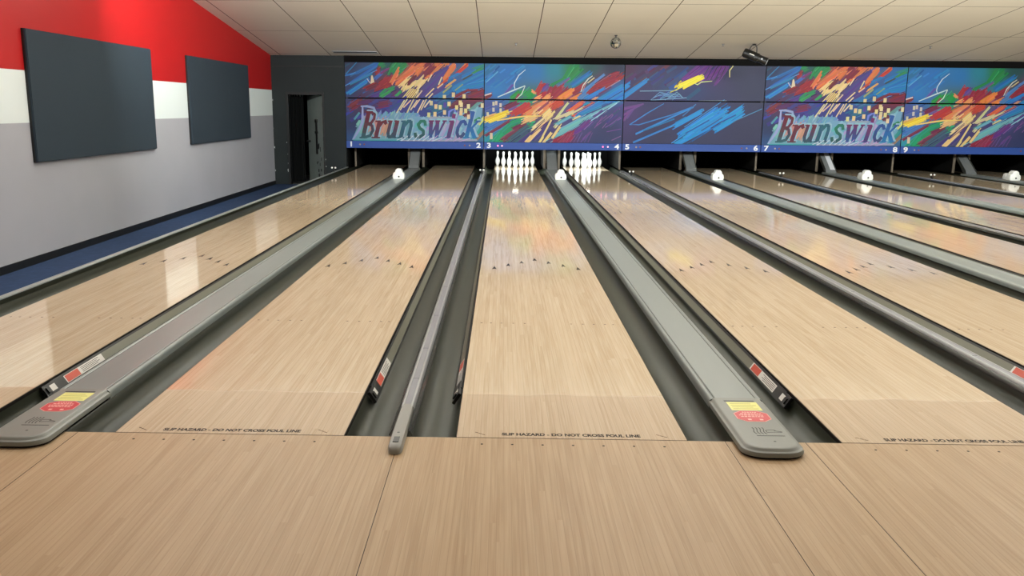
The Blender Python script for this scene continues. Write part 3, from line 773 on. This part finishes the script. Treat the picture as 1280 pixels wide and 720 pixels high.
# the lettering: slanted serif letters as brush bands (letter space: x across, y 0 baseline to 1 x-height)
GL = {
 'B': (1.0, [([(.30, 0), (.30, 1.5)], .26), ([(.05, 0), (.6, 0)], .10), ([(.05, 1.5), (.6, 1.5)], .10), ([(.5, 1.46), (.82, 1.38), (.86, 1.1), (.7, .86), (.4, .8)], .16), ([(.4, .8), (.8, .72), (.98, .42), (.85, .12), (.5, .03)], .18)]),
 'r': (.72, [([(.26, 0), (.26, .95)], .25), ([(.02, 0), (.5, 0)], .09), ([(.02, .95), (.3, .97)], .09), ([(.3, .62), (.46, .9), (.68, .98)], .16), ([(.62, .82), (.7, .9)], .2)]),
 'u': (.86, [([(.2, .97), (.2, .3), (.3, .04), (.5, .04), (.66, .3)], .2), ([(.68, 0), (.68, .97)], .25), ([(.0, .96), (.3, .96)], .09), ([(.5, .96), (.78, .96)], .09), ([(.6, .0), (.88, .0)], .09)]),
 'n': (.9, [([(.2, 0), (.2, .95)], .25), ([(.0, 0), (.4, 0)], .09), ([(.0, .95), (.25, .97)], .09), ([(.26, .7), (.44, .96), (.62, .95), (.7, .7), (.7, 0)], .2), ([(.52, 0), (.9, 0)], .09)]),
 's': (.7, [([(.6, .72), (.5, .96), (.26, .96), (.14, .76), (.3, .55), (.56, .4), (.62, .18), (.42, .02), (.18, .04), (.08, .26)], .19)]),
 'w': (1.22, [([(.12, .97), (.34, .02)], .24), ([(.36, .05), (.6, .9)], .12), ([(.58, .97), (.8, .02)], .24), ([(.82, .05), (1.1, .95)], .12), ([(-.03, .97), (.3, .97)], .09), ([(.44, .97), (.74, .97)], .09), ([(.96, .97), (1.22, .97)], .09)]),
 'i': (.44, [([(.2, 0), (.2, .95)], .26), ([(.0, 0), (.42, 0)], .09), ([(.0, .95), (.25, .97)], .09), ([(.2, 1.16), (.2, 1.36)], .22)]),
 'c': (.74, [([(.66, .74), (.5, .96), (.28, .92), (.14, .6), (.16, .28), (.34, .03), (.56, .06), (.68, .26)], .2)]),
 'k': (.96, [([(.2, 0), (.2, 1.5)], .25), ([(.0, 0), (.4, 0)], .09), ([(-.02, 1.5), (.25, 1.5)], .09), ([(.28, .42), (.74, .94)], .13), ([(.4, .5), (.8, .0)], .24), ([(.6, .96), (.9, .96)], .09), ([(.66, 0), (.96, 0)], .09)]),
}
LETT = [('B', 112, 100, (104, 34, 56), (44, 96, 108)), ('r', 206, 92, (112, 44, 58), (92, 46, 66)), ('u', 300, 96, (112, 40, 66), (44, 84, 100)), ('n', 402, 112, (44, 98, 116), (40, 88, 110)), ('s', 516, 92, (34, 120, 96), (40, 86, 92)),
        ('w', 612, 138, (110, 40, 96), (44, 90, 150)), ('i', 762, 62, (120, 48, 104), (70, 64, 120)), ('c', 824, 84, (44, 84, 150), (60, 70, 120)), ('k', 900, 108, (44, 90, 160), (34, 120, 180))]
A.view(430, 70, 6.0)
def letters(dx, dy, grow, ghost=None):
    H = 132
    for ch, x0, wd, top, bot in LETT:
        adv, strokes = GL[ch]
        for pts, w in strokes:
            P = []
            for (a, b), (c, d) in zip(pts, pts[1:]):                       # subdivide so that the two inks blend up the letter
                m = 5 if abs(d - b) > .5 else 2
                P += [(a + (c - a) * i / m, b + (d - b) * i / m) for i in range(m)]
            P.append(pts[-1])
            for p, q in zip(P, P[1:]):
                e = Vector((q[0] - p[0], q[1] - p[1])); e = e.normalized() * .03 if e.length else e
                f = max(0, min(1, (p[1] + q[1]) / 2)); c = ghost or tuple(bot[i] + (top[i] - bot[i]) * f for i in range(3))
                g = lambda t: (x0 + wd * t[0] / max(adv, .5) * .92 + .24 * H * t[1] + dx, 612 - H * t[1] * .98 + dy)
                A.line([g((p[0] - e.x, p[1] - e.y)), g((q[0] + e.x, q[1] + e.y))], w * 92 * grow, c, 6)
letters(10, -10, 1.45, (150, 186, 204)); letters(0, 0, 1.3)
A.S(250, 640, 1000, 632, 12, (150, 170, 196)); A.S(60, 634, 420, 634, 10, (70, 160, 170))
zz = [(395, 632), (440, 612), (425, 640), (480, 600), (470, 645), (520, 598), (520, 640), (565, 590), (560, 634), (615, 592), (590, 640), (640, 600), (625, 645), (680, 605), (660, 640), (740, 610)]
A.line(zz, 9, (206, 208, 224)); A.line([(x + 130 + i * 9, y + 6) for i, (x, y) in enumerate(zz[6:])], 7, (190, 170, 200))
A.sq([(753, 308), (820, 290), (900, 302), (655, 352), (690, 378), (722, 383), (755, 422), (788, 358), (872, 350), (845, 385), (880, 365), (933, 377), (637, 440), (683, 435), (880, 405), (913, 410), (935, 455), (1037, 370), (878, 428)], 23, 34, (226, 208, 158)); A.sq([(757, 367)], 22, 40, (96, 70, 150))
for i in range(9): A.line([(395 + i * 26, 425 - (i % 3) * 20), (455 + i * 24, 330 - (i % 2) * 14)], 9, (228, 206, 160))

Bq = Art('B')
Bq.B((40, 80, (40, 110, 150)), (200, 120, (42, 112, 184)), (420, 120, (40, 116, 180)), (120, 250, (42, 122, 190)), (560, 100, (40, 130, 150)), (680, 100, (34, 124, 74)), (820, 90, (36, 80, 80)), (1000, 90, (44, 48, 72)), (700, 180, (44, 120, 140)),
     (900, 200, (90, 50, 80)), (1040, 290, (40, 110, 180)), (400, 300, (60, 110, 110)), (60, 380, (70, 80, 150)), (150, 480, (56, 110, 170)), (60, 600, (46, 140, 165)), (200, 600, (36, 140, 110)), (350, 560, (56, 80, 110)), (500, 560, (66, 60, 116)),
     (700, 500, (64, 66, 124)), (800, 420, (70, 70, 130)), (950, 560, (54, 60, 100)), (1040, 420, (66, 66, 120)), (900, 640, (52, 62, 104)), (620, 640, (96, 50, 90)), (480, 380, (140, 90, 90)), (650, 380, (110, 80, 110)))
Bq.view(600, 75, 13.09)
for st in ((90, 330, 330, 100, 20, (26, 88, 156)), (100, 370, 300, 190, 14, (84, 152, 210)), (130, 290, 260, 160, 10, (70, 140, 200))): Bq.S(*st)
Bq.scat(24, 80, 700, 90, 420, 160, 120, 26, [(42, 118, 190), (38, 108, 176), (46, 126, 196)])
for st in ((500, 660, 700, 500, 110), (760, 620, 880, 500, 130), (560, 680, 760, 640, 60)): Bq.S(*st, (32, 144, 76))
Bq.S(590, 640, 640, 560, 40, (140, 60, 70)); Bq.S(410, 560, 550, 390, 34, (90, 90, 160))
for st in ((920, 560, 1020, 390, 80), (1000, 600, 1090, 530, 70), (1010, 420, 1070, 390, 40)): Bq.S(*st, (172, 44, 54))
Bq.S(1030, 500, 1120, 410, 70, (104, 76, 140)); Bq.S(1090, 620, 1190, 420, 80, (150, 42, 74))
for st in ((880, 660, 1000, 600, 60), (1030, 670, 1140, 570, 70), (850, 500, 910, 550, 40)): Bq.S(*st, (232, 150, 98))
Bq.S(70, 620, 190, 570, 50, MAR); Bq.S(-10, 610, 50, 500, 60, (130, 44, 60))
Bq.line([(750, 160), (640, 250), (570, 370), (562, 430), (580, 480)], 15, (208, 220, 230)); Bq.line([(290, 605), (560, 490), (740, 420)], 22, (206, 212, 228)); Bq.line([(740, 425), (680, 560), (590, 640)], 16, (206, 216, 216)); Bq.line([(70, 578), (190, 542)], 20, (214, 196, 190))
Bq.view(690, 75, 13.09)
for st in ((250, 300, 450, 110, 150), (180, 330, 330, 100, 60), (0, 420, 240, 300, 70)): Bq.S(*st, (32, 136, 76), 10)
Bq.S(40, 440, 300, 290, 40, (70, 110, 150)); Bq.S(320, 420, 600, 225, 70, (34, 114, 178)); Bq.S(140, 420, 290, 300, 20, (130, 90, 140))
for st in ((0, 640, 200, 450, 140), (300, 560, 520, 420, 90), (0, 520, 90, 440, 90), (560, 560, 900, 340, 90), (700, 500, 1100, 260, 130), (760, 420, 1050, 330, 70), (960, 260, 1100, 210, 60)): Bq.S(*st, (146, 42, 60))
for st in ((110, 660, 340, 500, 100), (300, 650, 480, 560, 50), (190, 600, 320, 500, 60)): Bq.S(*st, (228, 136, 66))
for st in ((430, 640, 560, 550, 70), (500, 510, 860, 230, 36), (520, 540, 700, 360, 40)): Bq.S(*st, (84, 124, 186))
Bq.line([(470, 520), (510, 410), (590, 310), (660, 260)], 17, (216, 212, 206)); Bq.line([(580, 375), (690, 290)], 17, (228, 190, 150)); Bq.line([(500, 520), (540, 400), (600, 350)], 10, (190, 150, 150))
for st in ((560, 630, 880, 460, 60), (740, 680, 1180, 420, 90), (900, 690, 1180, 520, 60), (1000, 700, 1180, 600, 50)): Bq.S(*st, (38, 124, 200))
Bq.line([(880, 470), (1110, 330)], 16, (164, 130, 156)); Bq.line([(900, 650), (1150, 500)], 12, (34, 60, 110)); Bq.S(760, 560, 960, 440, 24, (110, 50, 100)); Bq.S(640, 670, 740, 600, 34, (216, 150, 130))
Bq.view(600, 125, 11.08)
for st in ((60, 420, 330, 290, 130), (60, 330, 250, 230, 90)): Bq.S(*st, (62, 118, 184))
Bq.S(60, 620, 210, 470, 140, (50, 142, 168)); Bq.S(350, 160, 520, 60, 90, (96, 90, 150)); Bq.S(60, 160, 300, 60, 90, (76, 92, 160))
for st in ((170, 600, 510, 300, 120), (230, 600, 330, 480, 110), (540, 100, 730, 40, 70), (610, 370, 740, 320, 60), (420, 330, 600, 260, 50)): Bq.S(*st, (32, 152, 106))
for st in ((60, 500, 420, 280, 36), (330, 560, 640, 350, 70), (360, 520, 560, 400, 60), (330, 120, 520, 30, 60), (450, 400, 650, 310, 40)): Bq.S(*st, (116, 46, 76))
for st in ((430, 210, 650, 70, 90), (560, 200, 690, 90, 60), (640, 160, 760, 100, 50)): Bq.S(*st, (184, 54, 58))
for st in ((400, 560, 640, 380, 70), (460, 600, 660, 470, 60)): Bq.S(*st, (64, 92, 112))
for st in ((560, 600, 760, 440, 90), (700, 560, 960, 330, 120)): Bq.S(*st, (74, 64, 126))
for st in ((620, 220, 880, 60, 80), (760, 110, 900, 30, 70), (820, 180, 1000, 30, 80)): Bq.S(*st, (226, 136, 90))
for st in ((740, 190, 850, 100, 60), (590, 300, 760, 230, 60), (690, 280, 780, 230, 50)): Bq.S(*st, (228, 184, 122))
Bq.S(800, 150, 960, 20, 30, (140, 60, 90)); Bq.S(890, 250, 1000, 150, 100, CRE); Bq.S(720, 400, 900, 250, 44, (226, 206, 160)); Bq.S(640, 580, 930, 270, 30, CRE); Bq.S(690, 560, 840, 400, 26, CRE); Bq.S(640, 590, 720, 500, 56, (238, 206, 132)); Bq.S(860, 520, 990, 270, 22, CRE); Bq.S(810, 605, 880, 500, 30, CRE); Bq.S(870, 605, 1000, 440, 34, CRE)
for st in ((720, 440, 900, 280), (700, 490, 930, 300), (900, 600, 1000, 480), (780, 360, 900, 260)): Bq.line([st[:2], st[2:]], 9, (70, 50, 90))
Bq.S(70, 275, 370, 170, 60, (240, 206, 60)); Bq.S(110, 310, 350, 215, 36, (244, 214, 70)); Bq.S(60, 250, 200, 200, 24, (226, 180, 90)); Bq.line([(230, 285), (420, 250), (600, 225), (840, 218)], 22, (244, 202, 112))
Bq.sq([(30, 80), (150, 500)], 38, 88, (226, 206, 160)); Bq.sq([(188, 50), (226, 40), (285, 70), (186, 132), (285, 142), (105, 195)], 32, 56, (214, 204, 178))
Bq.view(690, 125, 11.08)
for st in ((0, 110, 110, 20, 80), (60, 70, 150, 20, 60)): Bq.S(*st, (192, 72, 54))
for st in ((100, 250, 300, 30, 60), (300, 100, 460, 30, 60)): Bq.S(*st, (92, 76, 136))
for st in ((220, 170, 420, 30, 56), (280, 220, 580, 40, 44)): Bq.S(*st, (218, 104, 70))
for st in ((40, 270, 220, 40, 28), (60, 260, 300, 150, 30), (180, 240, 420, 110, 30), (30, 380, 120, 270, 30), (290, 260, 410, 200, 34)): Bq.S(*st, (206, 198, 150))
for st in ((360, 210, 700, 30, 60), (420, 190, 680, 80, 40), (440, 60, 520, 30, 30)): Bq.S(*st, (44, 130, 190))
for st in ((20, 520, 560, 200, 54), (100, 420, 400, 260, 44), (60, 340, 260, 230, 30), (400, 270, 880, 40, 26)): Bq.S(*st, (112, 178, 192))
for st in ((520, 300, 900, 40, 14), (620, 250, 760, 150, 12), (540, 220, 720, 130, 10)): Bq.line([st[:2], st[2:4]], st[4], (156, 194, 214))
Bq.S(0, 530, 110, 370, 32, CRE)
for st in ((0, 590, 200, 500, 60), (90, 600, 300, 430, 60), (180, 600, 300, 500, 40)): Bq.S(*st, (140, 46, 72))
for st in ((360, 420, 500, 290, 70), (300, 470, 420, 400, 50), (420, 560, 540, 440, 30)): Bq.S(*st, (102, 60, 132))
for i in range(9): Bq.line([(100 + i * 50, 590), (180 + i * 48, 490 - (i % 3) * 20)], 8, (150, 70, 110) if i < 4 else (112, 84, 150))
for st in ((600, 370, 940, 120), (700, 390, 860, 190), (590, 390, 700, 230), (740, 380, 960, 250), (620, 330, 760, 210), (820, 330, 950, 230), (760, 440, 960, 400), (830, 560, 960, 500)): Bq.line([st[:2], st[2:]], 10, (122, 84, 152))
Bq.scat(14, 560, 960, 60, 380, 130, 110, 22, [(70, 66, 124), (64, 70, 120), (84, 66, 130)])

Cq = Art('C')
Cq.B((80, 90, (78, 48, 78)), (300, 100, (72, 52, 84)), (200, 200, (60, 60, 100)), (400, 200, (50, 70, 116)), (600, 280, (54, 64, 108)), (700, 120, (72, 52, 100)), (900, 90, (54, 58, 84)), (1050, 250, (56, 60, 88)), (80, 430, (72, 58, 108)), (300, 400, (58, 58, 98)),
     (300, 620, (54, 56, 88)), (700, 380, (56, 60, 96)), (1000, 600, (56, 58, 88)), (600, 640, (56, 60, 92)))
Cq.scat(16, 80, 420, 80, 200, 90, 60, 22, [(96, 48, 78), (80, 54, 90), (58, 70, 120)]); Cq.scat(18, 280, 700, 120, 320, 110, 80, 22, [(52, 74, 124), (58, 66, 112), (50, 84, 140)])
for st in ((20, 340, 240, 180, 24), (-10, 290, 100, 215, 30), (60, 290, 210, 190, 16)): Cq.S(*st, (46, 134, 204))
for st in ((520, 170, 640, 70, 40), (630, 180, 730, 75, 60), (700, 170, 830, 70, 50), (740, 215, 840, 80, 18), (580, 160, 700, 70, 50)): Cq.S(*st, (106, 54, 134))
for i in range(6): Cq.line([(640 + i * 34, 180), (700 + i * 30, 80)], 6, (58, 50, 84))
Cq.line([(180, 262), (460, 258)], 6, (110, 150, 190))
for i in range(10): Cq.line([(260 + i * 18, 330 - (i % 3) * 14), (330 + i * 16, 270 + (i % 4) * 10), (400 + i * 12, 285 + (i % 5) * 8)], 5, (108, 156, 196))
Cq.line([(260, 330), (530, 312)], 6, (110, 150, 190))
Cq.line([(490, 185), (440, 232), (540, 200)], 18, (240, 226, 70)); Cq.S(460, 228, 640, 150, 28, (242, 228, 66)); Cq.S(505, 238, 650, 165, 20, (240, 226, 70)); Cq.line([(590, 205), (610, 215), (640, 195), (720, 188)], 7, (226, 222, 140))
Cq.line([(880, 70), (850, 110), (850, 160)], 9, (226, 206, 150)); Cq.line([(620, 335), (830, 335)], 5, (130, 150, 170))
for i in range(8): Cq.line([(40 + (i % 3) * 20, 500 - i * 16), (110 + i * 14, 400 - i * 6)], 12, (106, 68, 134))
CY = (38, 142, 212)
Cq.line([(360, 355), (230, 430), (100, 515), (170, 515), (420, 440), (570, 380)], 8, (50, 130, 190)); Cq.S(145, 585, 575, 383, 12, (46, 128, 196)); Cq.S(120, 652, 450, 510, 12, (46, 128, 196)); Cq.line([(600, 360), (500, 450)], 8, (50, 120, 180)); Cq.S(200, 560, 440, 470, 8, (46, 110, 176))
for st in ((430, 530, 640, 415, 34), (470, 595, 755, 400, 38), (450, 662, 700, 530, 36), (540, 590, 800, 425, 80), (600, 570, 810, 440, 60), (740, 560, 955, 430, 36), (800, 490, 950, 390, 44), (740, 430, 860, 380, 10)): Cq.S(*st, CY)
for st in ((520, 580, 700, 480), (640, 560, 800, 460), (800, 490, 900, 440)): Cq.line([st[:2], st[2:]], 9, (48, 84, 140))
Cq.line([(880, 490), (1095, 395)], 6, (80, 140, 190))

def clip(P, x0, x1, z0, z1):
    for ax, val, sg in ((0, x0, 1), (0, x1, -1), (1, z0, 1), (1, z1, -1)):
        Q = []
        for i in range(len(P)):
            a, b = P[i - 1], P[i]; ia, ib = (a[ax] - val) * sg >= 0, (b[ax] - val) * sg >= 0
            if ia != ib:
                t = (val - a[ax]) / (b[ax] - a[ax]); Q.append((a[0] + (b[0] - a[0]) * t, a[1] + (b[1] - a[1]) * t))
            if ib: Q.append(b)
        P = Q
        if len(P) < 3: return None
    return P
def art_mesh(art, rect, name, parent):
    x0, x1, z0, z1 = rect; V, F, Cc = [], [], []
    nx, nz = 48, 14
    def bc(x, z):
        sw = 0; c = [0, 0, 0]
        for bx, bz, cc in art.base:
            w_ = 1 / ((x - bx) ** 2 + 1.3 * (z - bz) ** 2 + .01) ** 1.5; sw += w_
            for i in range(3): c[i] += w_ * cc[i]
        return tuple(v / sw for v in c)
    for i in range(nx + 1):
        for j in range(nz + 1): V.append((x0 + (x1 - x0) * i / nx, -.0005, z0 + (z1 - z0) * j / nz))
    for i in range(nx):
        for j in range(nz):
            f = [i * (nz + 1) + j, (i + 1) * (nz + 1) + j, (i + 1) * (nz + 1) + j + 1, i * (nz + 1) + j + 1]; F.append(f)
            Cc += [bc(V[k][0], V[k][2]) for k in f]
    for n_, (P, c) in enumerate(art.polys):
        Q = clip(P, *rect)
        if not Q: continue
        b = len(V); V += [(x, -.0007 - n_ * .00001, z) for x, z in Q]; F.append(list(range(b, b + len(Q)))); Cc += [c] * len(Q)
    me = bpy.data.meshes.new(name); me.from_pydata(V, [], F)
    at = me.color_attributes.new('print', 'FLOAT_COLOR', 'CORNER')
    at.data.foreach_set('color', [v for c in Cc for v in (c[0] * .80, c[1] * .80, c[2] * .82, 1.0)])
    me.materials.append(MT['art'])
    o = bpy.data.objects.new(name, me); COL.objects.link(o); o.parent = parent
    return o

ZB, ZS, ZM, ZT = .505, .678, 1.685, 2.515
def digits(s, x, parent, name='lane_number'):
    bm = bmesh.new(); text_bm(bm, s, .165, lambda a, b: (x + a, -.0225, .5915 + b), .006, 0, 1.3)
    return obj(name, bm, 'digit', parent)
def indicator(x, m, parent):
    bm = bmesh.new(); lathe(bm, [(-.03, .006), (-.027, .018), (-.02, .022)], 12, (x, 0, .5915), 'y'); obj('indicator_light', bm, m, parent, True)
LABM = {0: 'scribbled artwork masking unit with slanted script lettering above lanes 1 and 2', 1: 'masking unit with green, orange and yellow brush strokes above lanes 3 and 4', 2: 'dark navy masking unit with bright blue scribbles above lanes 5 and 6',
        3: 'scribbled artwork masking unit with slanted script lettering above lanes 7 and 8', 4: 'masking unit with green, orange and yellow brush strokes above lanes 9 and 10', 5: 'dark navy masking unit with bright blue scribbles above lanes 11 and 12'}
cache = {}
for k in range(PAIRS):
    art = (A, Bq, Cq)[k % 3]
    t = thing('masking_unit', LABM[k], 'masking unit', (pair_x(k), YM, 0), 'masking units over the pits')
    for nm, (z0, z1) in (('upper_panel', (ZM + .013, ZT)), ('lower_panel', (ZS, ZM - .013))):
        bm = bmesh.new(); box(bm, .008, UNIT - .008, 0, .03, z0, z1); p = obj(nm, bm, 'trimblack', t)
        key = (k % 3, nm)
        if key in cache:
            o = cache[key].copy(); COL.objects.link(o); o.parent = p
        else: cache[key] = art_mesh(art, (.010, UNIT - .010, z0 + .002, z1 - .002), 'printed_artwork', p)
    bm = bmesh.new(); box(bm, .008, UNIT - .008, -.02, .03, ZB, ZS - .004); bmesh.ops.bevel(bm, geom=bm.edges[:], offset=.004, segments=1, affect='EDGES'); sp_ = obj('number_strip', bm, 'strip', t)
    digits(str(2 * k + 1), .125, sp_); digits(str(2 * k + 2), UNIT - .125, sp_)
    lit = k == 1
    for x, m in ((.34, 'led_on' if lit else 'led_off'), (.44, 'led_on2' if lit else 'led_red'), (UNIT - .46, 'led_on' if lit else 'led_red'), (UNIT - .34, 'led_on2' if lit else 'led_off')): indicator(x, m, sp_)
    bm = bmesh.new(); box(bm, .02, .06, .03, .07, ZB + .02, ZT - .02); obj('support_post', bm, 'trimblack', t)
    bm = bmesh.new(); box(bm, UNIT - .06, UNIT - .02, .03, .07, ZB + .02, ZT - .02); obj('support_post', bm, 'trimblack', t)
# ------------------------------------------------------------------ ceiling fittings
def on_ceiling(x, y): return (x, y, CZ(y))
t = thing('spotlight', 'black barrel spotlight hung from the ceiling above lane 6', 'spotlight', on_ceiling(5.59, 15.55))
bm = bmesh.new(); lathe(bm, [(-.02, .03), (.002, .05)], 14); obj('ceiling_mount', bm, 'black', t, True)
bm = bmesh.new(); tube(bm, [(-.1, 0, -.19), (-.085, 0, -.09), (-.05, 0, -.035), (0, 0, -.015), (.05, 0, -.035), (.062, 0, -.09), (.068, 0, -.24)], .011); obj('yoke', bm, 'black', t, True)
R = Matrix.Rotation(math.radians(24), 4, 'Y') @ Matrix.Rotation(math.radians(-18), 4, 'Z')
bm = bmesh.new(); lathe(bm, [(-.24, .05), (-.235, .085), (-.2, .098), (.1, .098), (.105, .085), (.16, .08), (.3, .088), (.305, .075)], 20, (0, 0, 0), 'x')
bmesh.ops.transform(bm, matrix=Matrix.Translation((.0, -.02, -.26)) @ R, verts=bm.verts); obj('barrel', bm, 'black', t, True)
bm = bmesh.new(); lathe(bm, [(.304, .07), (.312, .05), (.314, .01)], 16, (0, 0, 0), 'x'); bmesh.ops.transform(bm, matrix=Matrix.Translation((.0, -.02, -.26)) @ R, verts=bm.verts); obj('lens', bm, 'lens', t, True)
bm = bmesh.new(); lathe(bm, [(-.006, .02), (.006, .022), (.012, .012)], 12, (.19, -.1, 0), 'y'); bmesh.ops.transform(bm, matrix=Matrix.Translation((.0, -.02, -.26)) @ R, verts=bm.verts); obj('knob', bm, 'steel', t, True)
bm = bmesh.new(); box(bm, -.1, .01, -.1035, -.0985, .0, .014); bmesh.ops.transform(bm, matrix=Matrix.Translation((.0, -.02, -.26)) @ R, verts=bm.verts); obj('name_plate', bm, 'white', t)
t = thing('mirror_ball', 'small mirror ball hanging from the ceiling above the masking of lane 4', 'mirror ball', on_ceiling(2.513, 14.79))
bm = bmesh.new(); bmesh.ops.create_uvsphere(bm, u_segments=20, v_segments=12, radius=.115); bmesh.ops.translate(bm, vec=(0, 0, -.155), verts=bm.verts)
ball = obj('ball', bm, 'chrome', t)
rr = random.Random(2)
ball.data.materials.append(MT['black']); ball.data.materials.append(MT['steel'])
for p in ball.data.polygons: p.material_index = rr.choice((0, 0, 0, 1, 2))
bm = bmesh.new(); lathe(bm, [(-.045, .012), (-.012, .012), (-.01, .03), (.002, .032)], 12); obj('ceiling_mount', bm, 'black', t, True)
for (x, y, w) in ((.459, 15.69, 'above the masking of lane 3'), (4.928, 15.58, 'beside the black spotlight'), (9.4, 15.63, 'above the masking of lane 8')):
    t = thing('sprinkler_head', 'small ceiling sprinkler head ' + w, 'sprinkler', on_ceiling(x, y), 'ceiling sprinklers')
    bm = bmesh.new(); lathe(bm, [(-.006, .035), (.001, .038)], 14); obj('escutcheon', bm, 'steel', t, True)
    bm = bmesh.new(); lathe(bm, [(-.04, .01), (-.005, .012)], 10); obj('body', bm, 'steel', t, True)
    bm = bmesh.new(); lathe(bm, [(-.045, .024), (-.041, .024)], 12); obj('deflector', bm, 'black', t)
t = thing('ceiling_vent', 'slim dark slot vent in the ceiling near the left wall', 'vent', on_ceiling(-3.25, 16.82))
sl = Matrix.Rotation(-math.atan(.126), 4, 'X')
bm = bmesh.new(); box(bm, -.5, .5, -.07, .07, -.012, .004); bmesh.ops.transform(bm, matrix=sl, verts=bm.verts); obj('slot', bm, 'engrave', t)
bm = bmesh.new()
for s in (-1, 1): box(bm, -.52, .52, s * .08 - .012, s * .08 + .012, -.016, .004)
bmesh.ops.transform(bm, matrix=sl, verts=bm.verts); obj('frame', bm, 'steel', t)

# ------------------------------------------------------------------ light
def area(x, y, z, sx, sy, e, rot=(0, 0, 0), col=(1, .98, .94)):
    la = bpy.data.lights.new('hall ceiling and fill light', 'AREA'); la.shape = 'RECTANGLE'; la.size = sx; la.size_y = sy; la.energy = e; la.color = col
    o = bpy.data.objects.new('hall_ceiling_and_fill_light', la); COL.objects.link(o); o.location = (x, y, z); o.rotation_euler = rot
    return o
for x in (-2.6, 2.2, 7.0, 11.5):
    area(x, -3.2, 4.05, 3.2, .6, 22)
    area(x, 1.2, 4.05, 3.2, .6, 74)
    area(x, 5.2, 4.05, 3.2, .6, 135)
    area(x, 8.3, 3.45, 3.6, .25, 285, (math.radians(96), 0, 0), (.95, 1, .99))  # added fill lamps without a fixture, brightening the sloped ceiling and masking
w = bpy.data.worlds.new('hall'); SC.world = w; w.use_nodes = True
w.node_tree.nodes['Background'].inputs[0].default_value = (.9, .95, 1, 1); w.node_tree.nodes['Background'].inputs[1].default_value = .02

# ------------------------------------------------------------------ camera
cd = bpy.data.cameras.new('camera'); cd.sensor_width = 36; cd.sensor_fit = 'HORIZONTAL'
cd.lens = 36 * 1072.777 / 1280; cd.shift_x = (640 - 612.19) / 1280
co = bpy.data.objects.new('camera', cd); COL.objects.link(co)
co.location = (.1936, -3.707, 1.477); co.rotation_euler = (1.3643, -.0097, .0151)
cd.clip_start = .05
SC.camera = co
vs = SC.view_settings
SC.display_settings.display_device = 'sRGB'
vs.view_transform = 'Standard'; vs.look = 'None'; vs.gamma = 1; vs.use_curve_mapping = False
vs.exposure = 0.0
